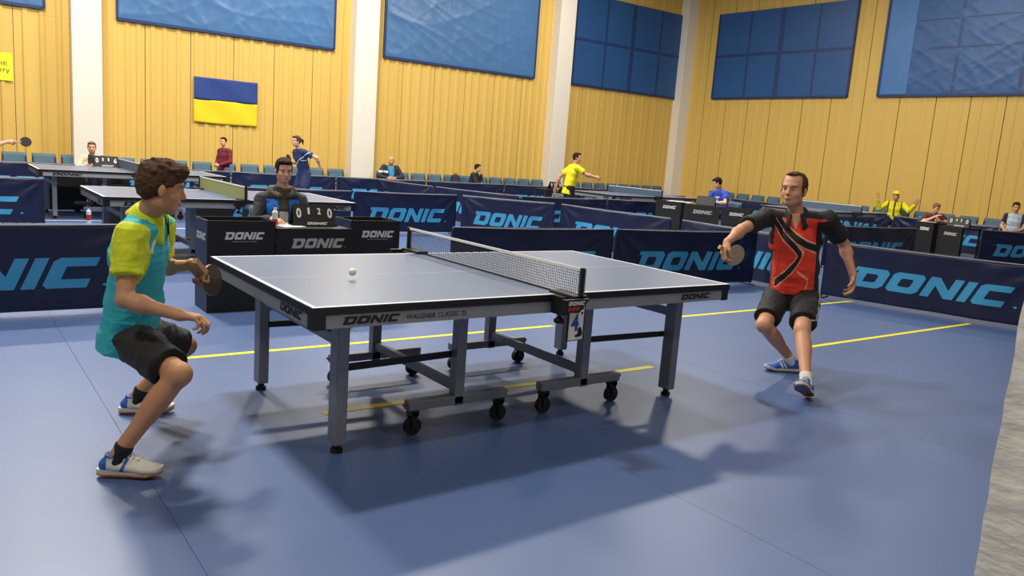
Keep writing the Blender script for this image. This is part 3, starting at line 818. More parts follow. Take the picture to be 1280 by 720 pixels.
def hand(B, wr, d, n, th, sc=1.0, curl=.5, spread=.0, grip=False):
    """fingers along d, palm facing n, thumb on side th"""
    d = N(d); n = A3(n); n = N(n-d*(n@d)); th = A3(th); th = N(th-d*(th@d)-n*(th@n)); wr = A3(wr)
    B.cone(wr-d*.01*sc, wr+d*.078*sc, .024*sc, .0165*sc, .012, th, 1.15, 2.3)
    for i, (o, b, l) in enumerate([(.031, .083, 1.0), (.0105, .088, 1.1), (-.0105, .084, 1.02), (-.030, .074, .8)]):
        p = wr+th*o*sc+d*b*sc; a = 0; dd = N(d+th*o*spread*10)
        for j, (sl, r) in enumerate(((.042, .0092), (.027, .0084), (.021, .0076))):
            a += curl*(.75, 1.1, .8)[j]*(1+.08*i)
            q = p+(dd*math.cos(a)+n*math.sin(a))*sl*l*sc
            B.cone(p, q, r*sc, (r-.0007)*sc, .003); p = q
    p = wr+d*.022*sc+th*.026*sc+n*.006*sc
    q = p+N(d*.75+th*(.75 if not grip else .35)+n*.35)*.043*sc; r_ = q+N(d*.9+th*(.25 if not grip else -.2)+n*(.5+curl*.4))*.031*sc
    s_ = r_+N(d*.85-th*.05+n*(.6+curl*.5))*.024*sc
    B.cone(p, q, .0145*sc, .0115*sc, .008); B.cone(q, r_, .0112*sc, .0098*sc, .004); B.cone(r_, s_, .0098*sc, .0082*sc, .003)

def head_blob(B, hc, f, u, s=1.0, ear=True):
    f = N(f); u = A3(u); u = N(u-f*(u@f)); l = np.cross(u, f); ax = (l, f, u)
    P = lambda a, b, c: hc+l*a*s+f*b*s+u*c*s
    B.ell(P(0, -.012, .035), ax, (.073*s, .092*s, .083*s), .02)
    B.ell(P(0, .018, -.035), ax, (.060*s, .066*s, .075*s), .02)
    B.ell(P(0, .052, -.085), ax, (.034*s, .030*s, .026*s), .02)
    for k in (-1, 1):
        B.ell(P(k*.040, .045, -.028), ax, (.024*s, .026*s, .026*s), .015)
        B.ell(P(k*.045, .005, -.068), ax, (.018*s, .035*s, .028*s), .02)
    B.ell(P(0, .068, .030), ax, (.045*s, .018*s, .014*s), .015)
    for k in (-1, 1): B.ell(P(k*.031, .092, .008), ax, (.017*s, .014*s, .011*s), .012, True)
    B.cone(P(0, .080, .012), P(0, .099, -.022), .0085*s, .0115*s, .012)
    for k in (-1, 1): B.ell(P(k*.011, .092, -.028), ax, (.008*s, .010*s, .007*s), .006)
    B.ell(P(0, .080, -.052), ax, (.022*s, .014*s, .011*s), .010)
    B.ell(P(0, .074, -.067), ax, (.018*s, .012*s, .008*s), .008)
    if ear:
        for k in (-1, 1):
            e = N(l*k-f*.45); B.ell(P(k*.080, -.008, -.010), (e, np.cross(u, e), u), (.0085*s, .018*s, .026*s), .006)
            B.ell(P(k*.076, -.004, -.030), ax, (.008*s, .010*s, .012*s), .006)
    return l, f, u, P
def face_bits(V, hc, l, f, u, s, t, org, brow='hair_dark', skin='skin_man', lips=True, narrow=1.0):
    R = V-hc; a = R@l; b = R@f; c = R@u
    def dep(x, z, w=.007):
        m = (abs(a-x*s) < w*s) & (abs(c-z*s) < w*s) & (b > 0)
        return b[m].max() if m.any() else .08*s
    ax = (l, f, u); P = lambda x, y, z: hc+l*x*s+f*y+u*z*s
    for k in (-1, 1):
        d = dep(k*.031, .006, .006)
        small_ell('eye', P(k*.031, d-.0035*s, .007), ax, (.0135*s, .0065*s, .0068*s*narrow), 'eye_white', t, org)
        small_ell('iris', P(k*.031, d+.0008*s, .0065), ax, (.0058*s, .0032*s, .0058*s*narrow), 'eye_dark', t, org)
        d2 = dep(k*.033, .024)
        small_ell('eyebrow', P(k*.033, d2-.001*s, .0255), (N(l-u*.12*k-f*.3*k), f, u), (.0175*s, .0035*s, .0028*s), brow, t, org)
        small_ell('eyelid', P(k*.031, d-.0015*s, .0135), ax, (.0145*s, .0055*s, .0026*s), skin, t, org)
    if lips:
        d = dep(0, -.055)
        small_ell('lips', P(0, d-.004*s, -.0585), ax, (.021*s, .0055*s, .0058*s), 'lip', t, org)

def hair_blob(hc, l, f, u, s, style):
    B = Blob(); ax = (l, f, u); P = lambda a, b, c: hc+l*a*s+f*b*s+u*c*s
    if style == 'receding':
        B.ell(P(0, -.034, .050), ax, (.078*s, .078*s, .069*s), .02)
        B.ell(P(0, -.045, .005), ax, (.076*s, .066*s, .075*s), .02)
        B.ell(P(0, .022, .105), ax, (.040*s, .042*s, .014*s), .02)
        for k in (-1, 1): B.ell(P(k*.064, .002, .03), ax, (.014*s, .022*s, .036*s), .01)
    elif style == 'curly':
        B.ell(P(0, -.012, .055), ax, (.080*s, .095*s, .070*s), .02)
        B.ell(P(0, -.042, .010), ax, (.080*s, .072*s, .080*s), .02)
        B.ell(P(0, .055, .094), ax, (.066*s, .042*s, .032*s), .02)
        for k in (-1, 1): B.ell(P(k*.066, .014, .036), ax, (.013*s, .024*s, .024*s), .01)
        r = random.Random(5)
        for _ in range(90):
            a = r.uniform(0, 6.28); e = r.uniform(.15, 1.45)
            B.ball(P(.080*math.cos(a)*math.cos(e), -.008+.097*math.sin(a)*math.cos(e), .052+.068*math.sin(e)), r.uniform(.009, .015)*s, .006)
    elif style == 'bald':
        B.ell(P(0, -.052, .0), ax, (.074*s, .058*s, .06*s), .02)
        for k in (-1, 1): B.ell(P(k*.064, -.01, .02), ax, (.012*s, .03*s, .026*s), .01)
    else:
        B.ell(P(0, -.024, .056), ax, (.079*s, .088*s, .071*s), .02)
        B.ell(P(0, -.040, .012), ax, (.078*s, .070*s, .078*s), .02)
        B.ell(P(0, .046, .098), ax, (.058*s, .040*s, .020*s), .02)
        for k in (-1, 1): B.ell(P(k*.065, .008, .026), ax, (.014*s, .024*s, .030*s), .01)
        if style == 'ponytail':
            B.cone(P(0, -.10, .04), P(0, -.16, .02), .022*s, .03*s, .015); B.cone(P(0, -.16, .02), P(0, -.185, -.06), .03*s, .012*s, .015)
    return B

def shoe(t, an, d, u, s, mats, sole, org, vox, paint=None, sock='sock_white', kn=None):
    d = N(d); u = A3(u); u = N(u-d*(u@d)); sd = np.cross(u, d); an = A3(an); b = an-u*.088*s
    P = lambda x, y, z: b+d*x*s+sd*y*s+u*z*s
    B = Blob()
    B.cone(P(-.045, 0, .042), P(.11, 0, .034), .032*s, .027*s, .012, sd, 1.12, 1.62)
    B.ell(P(.135, -.002, .028), (d, sd, u), (.055*s, .045*s, .024*s), .015)
    B.cone(P(-.018, 0, .06), P(-.012, 0, .090), .036*s, .038*s, .015, sd, .95, flat=(0, 1))
    B.cone(P(.02, 0, .078), P(.085, 0, .052), .026*s, .022*s, .012, sd, 1.1)
    B.cone(P(-.06, 0, -.01), P(.2, 0, -.01), .001, .001, .001)
    def pt(c, n):
        x = (c-b)@d/s; z = (c-b)@u/s; y = (c-b)@sd/s
        return paint(x, y, z, n@u)
    o, V = blob_obj('shoe', B, vox, mats, t, org, 1, None, pt if paint else None)
    # sole follows the outline of the shoe
    prof = [(-.085, .012), (-.072, .028), (-.045, .036), (0, .035), (.045, .036), (.09, .044), (.13, .047), (.165, .040), (.187, .022), (.192, .0)]
    ol = [(x, w) for x, w in prof]+[(x, -w*.95) for x, w in prof[::-1][1:]]
    for nm, z0, z1, m in (('outsole', 0, .008, sole[0]), ('midsole', .008, .026, sole[1])):
        k = MB(); vs = [P(x, y*(1 if z == z1 else .95), z+(max(0, x-.13)*.25)) for z in (z0, z1) for x, y in ol]; n = len(ol)
        k.add(vs, [tuple(range(n))[::-1], tuple(range(n, 2*n))]+[(i, (i+1) % n, n+(i+1) % n, n+i) for i in range(n)])
        k.v = [tuple(A3(v)-org) for v in k.v]; k.build(nm, m, o)
    lc = MB()
    for i in range(4): lc.bar(P(.03+i*.02, -.02, .096-i*.0075), P(.038+i*.02, .02, .094-i*.0075), .005*s, .004*s)
    lc.v = [tuple(A3(v)-org) for v in lc.v]; lc.build('laces', 'shoe_sole', o)
    if sock:
        k = Blob(); kd = N(A3(kn)-an) if kn is not None else u
        k.cone(an-u*.03*s, an+kd*.055*s, .037*s, .039*s, .01, flat=(0, 1)); blob_obj('sock', k, vox, sock, t, org, 1, (.0012, 60, 3))

def body_frame(J):
    lat = N(J['shL']-J['shR']); up = J['neck']-J['pel']; up = N(up-lat*(up@lat)); return lat, up, np.cross(lat, up)

def person(name, label, J, s=1.0, vox=.008, skin='skin_man', hair=('hair_dark', 'short'), face=(1, 0, 0), hup=(0, 0, 1), shirt=('dark_cloth',), shirt_paint=None, sleeve=.62, long_sleeve=False,
           legs=('short', 'shorts_black'), legs_paint=None, hands=None, shoes=None, collar=None, hem=.10, group=None, build=1.0, head_s=None, hsm=1, extra=None, crease=1.0):
    J = {k: A3(v) for k, v in J.items()}
    lat, up, fwd = body_frame(J)
    base = np.array((J['pel'][0], J['pel'][1], 0.0)) if 'base' not in J else J['base']
    t = thing(name, label, 'person', tuple(base), 0, group); org = base
    hs = head_s or s; b = build
    B = Blob()
    chest = J['neck']-up*.14*s
    B.cone(J['pel'], chest, .085*s*b, .085*s*b, .03, lat, 1.35)
    B.cone(chest, J['neck']-up*.03*s, .075*s, .05*s, .03, lat, 1.4, 1.1)
    hu = N(A3(hup)-N(face)*(A3(hup)@N(face)))
    B.cone(J['neck']-up*.03*s, J['head']-hu*.045*hs-N(face)*.015*hs, .058*s, .049*hs, .025)
    l_, f_, u_, P_ = head_blob(B, J['head'], face, hup, hs)
    for q in 'RL':
        sh, el, wr = J['sh'+q], J['el'+q], J['wr'+q]
        B.ball(sh, .052*s*b, .02)
        B.cone(J['neck']-up*.05*s, sh, .05*s, .05*s, .03)
        B.cone(sh, el, .049*s*b, .038*s*b, .015); B.cone(el, wr, .039*s*b, .026*s, .012)
        m = el+(wr-el)*.28; B.ell(m, np.eye(3), (.041*s*b,)*3, .03)
        hd = (hands or {}).get(q)
        if hd is None: hd = dict(d=N(wr-el), n=lat*(1 if q == 'R' else -1)-up*.2, th=fwd*.7+up*.7, curl=.45)
        hand(B, wr, hd['d'], hd['n'], hd['th'], s*hd.get('sc', 1), hd.get('curl', .4), hd.get('spread', 0), hd.get('grip', False))
        hp, kn, an = J['hip'+q], J['kn'+q], J['an'+q]
        B.cone(J['pel'], hp, .085*s, .08*s, .03)
        B.cone(hp, kn, .078*s*b, .052*s*b, .02); B.ball(kn+N(kn-(hp+an)/2)*.006*s, .050*s*b, .02)
        B.cone(kn, an, .049*s*b, .034*s, .02)
        bk = N((hp+an)/2-kn) if np.linalg.norm((hp+an)/2-kn) > .03 else -fwd
        sd = N(an-kn); bk = N(bk-sd*(bk@sd)) if np.linalg.norm(bk-sd*(bk@sd)) > 1e-3 else -fwd
        B.ell(kn+(an-kn)*.33+bk*.012*s, (sd, bk, np.cross(sd, bk)), (.11*s, .047*s*b, .046*s*b), .03)
        
    o, V = blob_obj('body', B, vox, skin, t, org, hsm)
    near = V[np.linalg.norm(V-J['head'], axis=1) < .17*hs]
    face_bits(near, J['head'], l_, f_, u_, hs, t, org, hair[0], skin)
    H = hair_blob(J['head'], l_, f_, u_, hs, hair[1])
    blob_obj('hair', H, vox*.8 if vox < .006 else vox, hair[0], t, org, 1, (.0022*hs, 120, 2))
    # shirt
    S = Blob()
    hemp = J['pel']-up*hem*s
    w1 = J['pel']+up*.14*s; w2 = J['neck']-up*.19*s; w3 = J['neck']-up*.085*s
    S.cone(hemp, w1, .120*s*b, .112*s*b, .03, lat, 1.42, 1.40, flat=(1, 0))
    S.cone(w1, w2, .112*s*b, .116*s*b, .03, lat, 1.40, 1.46)
    S.cone(w2, w3, .116*s*b, .090*s*b, .03, lat, 1.46, 1.55)
    S.cone(w3, J['neck']+up*.005*s, .085*s, .066*s, .03, lat, 1.35, 1.1, flat=(0, 1))
    for q in 'RL':
        sh, el, wr = J['sh'+q], J['el'+q], J['wr'+q]
        S.cone(J['neck']-up*.045*s, sh-up*.005*s, .062*s, .060*s*b, .03)
        if long_sleeve:
            S.cone(sh, el, .064*s*b, .055*s*b, .025); S.cone(el, wr-(wr-el)*.04, .055*s*b, .042*s, .015, flat=(0, 1))
        else:
            S.cone(sh, sh+(el-sh)*sleeve, .064*s*b, .067*s*b, .03, flat=(0, 1))
    pt = None
    if shirt_paint:
        def pt(c, n): return shirt_paint(dict(J=J, lat=lat, up=up, fwd=fwd, s=s, hemp=hemp), c, n)
    blob_obj('shirt' if not long_sleeve else 'jacket', S, vox, list(shirt), t, org, 1, (.0055*s*crease, 30, 5, (1, 1, .7)), pt)
    # shorts or trousers
    K = Blob(); kind, km = legs[0], legs[1:]
    K.cone(J['pel']+up*.06*s, (J['hipR']+J['hipL'])/2, .094*s*b, .110*s*b, .03, lat, 1.36)
    for q in 'RL':
        hp, kn, an = J['hip'+q], J['kn'+q], J['an'+q]
        if kind == 'short':
            K.cone(hp, hp+(kn-hp)*legs_len(kind), .098*s*b, .090*s*b, .03, flat=(0, 1))
        else:
            K.cone(hp, kn, .092*s*b, .066*s*b, .02); K.cone(kn, an+(kn-an)*.06, .066*s*b, .052*s, .02, flat=(0, 1))
    lp = None
    if legs_paint:
        def lp(c, n): return legs_paint(dict(J=J, lat=lat, up=up, fwd=fwd, s=s), c, n)
    blob_obj('shorts' if kind == 'short' else 'trousers', K, vox, list(km), t, org, 1, (.006*s*crease, 22, 9), lp)
    if collar:
        up2 = N(up*.9+N(J['head']-J['neck'])*.4+fwd*.1); nb = J['neck']-up*.012*s+fwd*.004
        lat2 = N(lat-up2*(lat@up2)); fw2 = np.cross(lat2, up2)
        def cf(uu, vv):
            g = collar.get('gap', .45); a = g+(2*math.pi-2*g)*uu
            dirn = fw2*math.cos(a)+lat2*math.sin(a)*.98
            front = max(0, math.cos(a))
            hgt = collar.get('h', .055)
            if vv < .5: r = .074-.006*vv*2; z = .0+hgt*vv*2-.02*front*vv*2
            else: r = .068+(.034+.012*front)*(vv-.5)*2; z = hgt-.02*front-(hgt+.008+.055*front)*(vv-.5)*2
            return tuple(nb+dirn*r*s*1.04+up2*z*s+fw2*.012*s-org)
        co = mobj('collar', grid_mesh('collar', cf, 40, 8), t, collar['m'], True); co.modifiers.new('thick', 'SOLIDIFY').thickness = .003
    if shoes:
        for q in 'RL':
            sd = shoes.get(q) or {}
            d = sd.get('d', fwd*A3((1, 1, 0))); shoe(t, J['an'+q], d, sd.get('u', (0, 0, 1)), s*shoes.get('sc', 1), shoes['m'], shoes['sole'], org, max(.004, vox*.9), shoes.get('paint'), shoes.get('sock', 'sock_white'), J['kn'+q])
    if extra: extra(t, J, org, dict(l=l_, f=f_, u=u_, P=P_, lat=lat, up=up, fwd=fwd))
    return t
def legs_len(k): return .80

def paddle(label, c, a, n, m1, m2, grp='table-tennis paddles'):
    """blade centre c, axis a from handle towards blade tip, face normal n"""
    a = N(a); n = A3(n); n = N(n-a*(n@a)); b = np.cross(n, a); c = A3(c)
    t = thing('table_tennis_paddle', label, 'paddle', tuple(c), 0, grp)
    def disc(r, z0, z1):
        m = MB(); k = 36; pts = []
        for i in range(k):
            th = 2*math.pi*i/k; x, y = r*.97*math.cos(th), r*1.02*math.sin(th)
            pts.append((x, y))
        vs = [b*x+a*y+n*z for z in (z0, z1) for x, y in pts]
        return m.add(vs, [tuple(range(k))[::-1], tuple(range(k, 2*k))]+[(i, (i+1) % k, k+(i+1) % k, k+i) for i in range(k)])
    disc(.0775, -.003, .003).build('blade', 'wood', t)
    disc(.0765, .003, .0062).build('rubber', m1, t); disc(.0765, -.0062, -.003).build('rubber', m2, t)
    h = MB(); h.bar(-a*.062, -a*.165, .028, .022, n); h.build('handle', 'wood', t)
    return t

# ---- the boy in turquoise
boyJ = dict(head=(-1.858, -.262, 1.214), neck=(-1.898, -.165, 1.085), shR=(-1.983, -.258, 1.010), shL=(-1.812, .004, 1.014), elR=(-2.024, -.351, .750), wrR=(-1.834, -.482, .700),
            elL=(-1.777, .150, .800), wrL=(-1.672, -.031, .840), pel=(-1.958, -.066, .560), hipR=(-1.966, -.147, .530), hipL=(-1.906, .012, .515), knR=(-1.842, -.490, .447), anR=(-2.067, -.405, .098),
            knL=(-1.632, .257, .374), anL=(-1.843, .389, .094), toeR=(-1.90, -.52, .03), toeL=(-1.68, .30, .03))
def boy_shirt(F, c, n):
    J, s = F['J'], F['s']; out = np.zeros(len(c), int)
    for q, sg in (('R', -1), ('L', 1)):
        sh, el = J['sh'+q], J['el'+q]; d = N(el-sh); t = (c-sh)@d; r = np.linalg.norm(c-sh-np.outer(t, d), axis=1)
        latd = (c-J['neck'])@F['lat']*sg
        out[(t > -.045) & (r < .088) & (latd > .105+.0*t) & ((c-sh)@F['up'] > -.28)] = 1
    u = (c-J['neck'])@F['lat']; v = (c-J['neck'])@F['up']; fr = (n@F['fwd']) > .0
    for sg in (-1, 1):   # white piping from the collar to the armhole
        x = u*sg; line = abs((x-.05)*.8+(v+.055)*.55); out[fr & (line < .006) & (x > .03) & (x < .13) & (out == 0)] = 2
    return out
def boy_shoe(x, y, z, nz):
    o = np.zeros(len(x), int); o[(x < -.035) & (z > .03)] = 1; o[(z > .083) & (x < .06)] = 1; o[(abs(y) > .02) & (abs(x-.035-.4*(z-.045)) < .008)] = 1; return o
_fb = (.80, -.60, 0)
person('person', 'boy in turquoise shirt with lime sleeves crouching with a paddle at the table', boyJ, .93, .0045, 'skin_boy', ('hair_brown', 'curly'), (.965, -.10, -.20), (.22, .0, .97),
       ('shirt_turquoise', 'shirt_lime', 'paper_white'), boy_shirt, .62, False, ('short', 'shorts_black'), None,
       dict(R=dict(d=(.80, -.60, -.06), n=(-.3, .1, -.95), th=(.5, .7, .3), curl=.85), L=dict(d=(.55, -.25, -.75), n=(-.55, -.6, -.3), th=(.65, .2, .4), curl=1.15, grip=True)),
       dict(m=('shoe_white', 'shoe_blue'), sole=('shoe_gum', 'shoe_sole'), paint=boy_shoe, sock='sock_black', R=dict(d=(.86, -.50, 0)), L=dict(d=(.93, -.36, 0)), sc=1.04), dict(m='shirt_lime', gap=.34, h=.06), hem=.10, head_s=.95)
paddle('dark rubber paddle held by the boy in turquoise', (-1.590, -.055, .768), (.55, .42, -.60), (.66, -.72, .1), 'paddle_dark', 'print_red')

# ---- the man in red and black
manJ = dict(head=(2.373, -.449, 1.362), neck=(2.452, -.448, 1.190), shR=(2.305, -.290, 1.142), elR=(2.010, -.317, 1.055), wrR=(1.773, -.391, .974), shL=(2.544, -.645, 1.165), elL=(2.781, -.656, .991), wrL=(2.705, -.803, .789),
            pel=(2.531, -.450, .640), hipR=(2.505, -.345, .565), hipL=(2.580, -.530, .575), knR=(2.184, -.480, .380), anR=(2.531, -.512, .095), knL=(2.240, -.757, .402), anL=(2.008, -.985, .120), toeR=(2.38, -.40, .03), toeL=(1.87, -.98, .09))
def poly_dist(u, v, pts):
    d = np.full(len(u), 9.)
    for (a, b), (c, e) in zip(pts[:-1], pts[1:]):
        dx, dy = c-a, e-b; t = np.clip(((u-a)*dx+(v-b)*dy)/(dx*dx+dy*dy), 0, 1); d = np.minimum(d, np.hypot(u-a-t*dx, v-b-t*dy))
    return d
def man_shirt(F, c, n):
    J, s = F['J'], F['s']; out = np.zeros(len(c), int)
    L = np.linalg.norm(J['neck']-F['hemp'])
    u = (c-F['hemp'])@F['lat']/.175/s; v = (c-F['hemp'])@F['up']/L
    fr = n@F['fwd']
    A = poly_dist(u, v, [(-.84, 1.0), (-.46, .83), (-.02, .72), (.41, .64), (.95, .57)])
    Bq = poly_dist(u, v, [(-.98, .95), (-.57, .76), (-.08, .62), (.19, .51), (-.02, .38), (-.4, .24), (-.75, .13)])
    Cq = poly_dist(u, v, [(-.95, .99), (-.50, .79), (-.03, .66), (.30, .55), (.10, .40), (-.2, .28)])
    out[(Cq < .022)] = 2
    out[(A < .068) | (Bq < .068)] = 2; out[(A < .046) | (Bq < .046)] = 1
    out[abs(poly_dist(u, v, [(.45, .02), (.55, .2), (.1, .3)])) < .018] = 2
    out[(u > .80) & (v < .72)] = 1; out[(u < -.92) & (v < .55)] = 1
    for q, sg in (('R', -1), ('L', 1)):
        sh, el = J['sh'+q], J['el'+q]; d = N(el-sh); t = (c-sh)@d
        out[((c-J['neck'])@F['lat']*sg > .145*s) & (t > -.05) & (v > .62)] = 1
    out[fr < -.15] = 1
    out[v > .965] = 1
    uu = (c-J['neck'])@F['lat']/s; vv = (c-J['neck'])@F['up']/s
    out[(fr > .1) & (vv > -.10) & (vv < .02) & (abs(uu) < .42*(vv+.10))] = 3
    return out
def man_short(F, c, n):
    out = np.zeros(len(c), int); J = F['J']; sh = J['hipL']; d = N(J['knL']-sh); lat = F['lat']
    r = c-sh; r = r-np.outer(r@d, d); f2 = N(np.cross(lat, d))
    side = abs(r@f2+.03) < .007; out[side & (r@lat > .03)] = 1
    return out
def man_shoe(x, y, z, nz):
    o = np.zeros(len(x), int); o[(abs(y) > .018) & ((abs(x-.05-.5*(z-.045)) < .006) | (abs(x-.075-.5*(z-.045)) < .006))] = 1; return o
person('person', 'man in red and black shirt stepping back with a paddle', manJ, 1.0, .005, 'skin_man', ('hair_brown', 'receding'), (-.97, -.24, -.05), (-.12, 0, .99),
       ('shirt_red', 'shirt_black', 'shirt_peach', 'skin_man'), man_shirt, .70, False, ('short', 'shirt_black', 'paper_white'), man_short,
       dict(R=dict(d=(-.42, -.05, -.85), n=(.75, -.5, -.3), th=(-.5, -.7, .3), curl=.75, grip=True), L=dict(d=(-.10, -.22, -.95), n=(-.6, .5, 0), th=(-.8, -.5, 0), curl=.5)),
       dict(m=('shoe_blue', 'shoe_sole'), sole=('shoe_gum_dark', 'shoe_sole'), paint=man_shoe, sock='sock_white', R=dict(d=(-.80, .55, 0)), L=dict(d=(-.92, -.25, .42), u=(.35, .40, .85)), sc=1.03), dict(m='shirt_black', gap=.42, h=.05), hem=.03, build=1.03, head_s=1.06, crease=.7)
paddle('paddle with its sheen painted tan held by the man in red', (1.850, -.410, .885), (.91, -.12, -.35), (-.16, -.70, -.14), 'paddle_sheen_tan', 'paddle_black')

# ---- everybody else: a template body (facing +x) posed, scaled, turned and set down
def pose(kind, loc, rz, s, **ov):
    if kind == 'stand':
        J = dict(pel=(0, 0, .95), neck=(.01, 0, 1.45), head=(.05, 0, 1.63), shR=(0, -.185, 1.39), shL=(0, .185, 1.39), elR=(-.02, -.24, 1.10), elL=(-.02, .24, 1.10), wrR=(.10, -.25, .87), wrL=(.10, .25, .87),
                 hipR=(0, -.09, .90), hipL=(0, .09, .90), knR=(.03, -.10, .49), knL=(.03, .10, .49), anR=(0, -.11, .095), anL=(0, .11, .095))
    else:
        J = dict(pel=(0, 0, .56), neck=(.03, 0, 1.05), head=(.08, 0, 1.23), shR=(.02, -.18, 1.0), shL=(.02, .18, 1.0), elR=(.06, -.25, .74), elL=(.06, .25, .74), wrR=(.28, -.15, .66), wrL=(.28, .15, .66),
                 hipR=(.02, -.09, .53), hipL=(.02, .09, .53), knR=(.43, -.12, .51), knL=(.43, .12, .51), anR=(.40, -.12, .095), anL=(.40, .12, .095))
    J.update(ov)
    c, sn = math.cos(rz), math.sin(rz); R = np.array([[c, -sn, 0], [sn, c, 0], [0, 0, 1]])
    o = {k: R@(A3(v)*s)+A3((loc[0], loc[1], 0)) for k, v in J.items()}
    o['base'] = A3((loc[0], loc[1], 0.0))
    return o, R
BASIC_SHOES = dict(m=('shoe_white', 'shoe_blue'), sole=('shoe_gum_dark', 'shoe_sole'))
def split_paint(regions):
    """regions(u across, v up from hem 0..1, front) -> material index"""
    def f(F, c, n):
        L = np.linalg.norm(F['J']['neck']-F['hemp']); u = (c-F['hemp'])@F['lat']/.17/F['s']; v = (c-F['hemp'])@F['up']/L
        return regions(u, v, n@F['fwd'], F, c)
    return f

# seated umpire
J, R = pose('sit', (-.03, 3.33), math.radians(-98), .93, neck=(.04, .0, 1.085), head=(.11, .0, 1.262), shR=(.03, -.19, .965), shL=(.03, .19, .965), elR=(.14, -.27, .74), wrR=(.36, -.15, .80), elL=(.14, .27, .74), wrL=(.36, .10, .785))
def ump(u, v, fr, F, c):
    o = np.zeros(len(u), int); f = fr > .05
    o[f & (abs(u) > .30) & (abs(u) < .95) & (v > .2) & (v < .84)] = 1
    o[f & (abs(u) < .25) & (v > .3) & (v < .66)] = 2
    o[f & (abs(u) < .28) & (v >= .66)] = 3
    sh, el = F['J']['shL'], F['J']['elL']; d = N(el-sh); t = (c-sh)@d/np.linalg.norm(el-sh)
    o[(t > .25) & (t < 1.0) & (u > .9)] = 1
    return o
def ump_hood(t, J, org, f):
    k = Blob(); nb = J['neck']-f['up']*.01
    for i in range(14):
        a = .5+(2*math.pi-1.0)*i/13; k.ball(nb+f['fwd']*.085*math.cos(a)+f['lat']*.095*math.sin(a)-f['up']*(.015+.045*max(0, math.cos(a))), .03 if math.cos(a) > 0 else .04, .02)
    blob_obj('hood', k, .006, 'hood_olive', t, org, 1, (.003, 40, 2))
person('person', 'umpire boy in black and blue jacket seated behind the scoreboard', J, .93, .0055, 'skin_umpire', ('hair_dark', 'short'), R@A3((.97, .06, -.20)), R@A3((.2, 0, .98)), ('jacket_black', 'jacket_blue', 'paper_white', 'hood_olive'), split_paint(ump), .6, True,
       ('long', 'dark_cloth'), None, dict(R=dict(d=R@A3((.75, .45, -.2)), n=R@A3((0, .5, -.8)), th=R@A3((.4, .5, .8)), curl=.8), L=dict(d=R@A3((.9, -.3, -.2)), n=(0, 0, -1), th=R@A3((0, -1, 0)), curl=.4)), BASIC_SHOES, None, group='people in the background', extra=ump_hood, head_s=.92)
def cup(loc):
    t = thing('drink_bottle', 'small clear bottle with red base in the hand of the seated umpire', 'bottle', loc)
    MB().tube([(0, 0, 0), (0, 0, .05)], [.026, .026], 14).build('red_base', 'red_plastic', t)
    MB().tube([(0, 0, .05), (0, 0, .11), (0, 0, .13), (0, 0, .15)], [.025, .025, .013, .013], 14).build('clear_body', 'paper_white', t)
cup((-.235, 2.905, .71))

GP = 'people in the background'
# girl player in navy
J, R = pose('stand', (3.40, 11.5), math.radians(192), .90, neck=(.14, 0, 1.42), head=(.22, 0, 1.59), shR=(.12, -.17, 1.36), shL=(.12, .17, 1.36), elR=(.02, -.28, 1.13), wrR=(.21, -.25, 1.09), elL=(-.10, .34, 1.26), wrL=(-.22, .30, 1.06), knR=(.10, -.12, .50), knL=(.10, .14, .50))
def girl(u, v, fr, F, c):
    o = np.zeros(len(u), int); o[(abs(u) > .75) & (abs(v-.75+.15*abs(u)) < .02)] = 1; o[(abs(v-.55-.2*u) < .02) & (fr > 0)] = 1; return o
person('person', 'girl player in navy kit with a ponytail swinging beside the wall', J, .90, .0075, 'skin_umpire', ('hair_brown', 'ponytail'), R@A3((1, .05, -.05)), (0, 0, 1), ('navy_cloth', 'pale_cloth'), split_paint(girl), .6, False, ('short', 'navy_cloth'), None, None, BASIC_SHOES, None, group=GP)
paddle('dark paddle held edge-on by the girl in navy', (3.145, 11.68, 1.09), (-.3, .1, .9), (1, .25, .3), 'paddle_black', 'paddle_dark')
# boy in maroon
J, R = pose('stand', (2.55, 13.95), math.radians(205), .80, wrR=(.24, -.06, 1.02), wrL=(.24, .06, 1.0), elR=(.02, -.24, 1.10), elL=(.02, .24, 1.10))
person('person', 'boy in maroon sweater standing below the flag', J, .80, .0075, 'skin_umpire', ('hair_dark', 'short'), R@A3((.9, .4, 0)), (0, 0, 1), ('maroon', 'grey_cloth'), None, .6, True, ('long', 'grey_cloth'), None, None, BASIC_SHOES, None, group=GP)
# seated man in sky blue shirt
J, R = pose('sit', (6.93, 14.62), math.radians(-100), .93, elR=(.10, -.34, .76), wrR=(.34, -.14, .72), elL=(.10, .34, .76), wrL=(.36, .05, .72), neck=(.06, 0, 1.02), head=(.10, 0, 1.19))
def sky(u, v, fr, F, c):
    o = np.zeros(len(u), int); f = fr > .1; o[f & (abs(u-.05) < .42) & (v > .05)] = 1; o[f & (abs(u) > .5) & (abs(v-.78) < .05) & (u < -.3)] = 2; return o
person('person', 'bald man in dark jacket and sky blue shirt seated beside the second column', J, .95, .008, 'skin_man', ('hair_grey', 'bald'), R@A3((.7, -.7, 0)), (0, 0, 1), ('dark_cloth', 'sky_cloth', 'pale_cloth'), split_paint(sky), .6, True, ('long', 'dark_cloth'), None, None, BASIC_SHOES, dict(m='sky_cloth', gap=.5), group=GP, build=1.12)
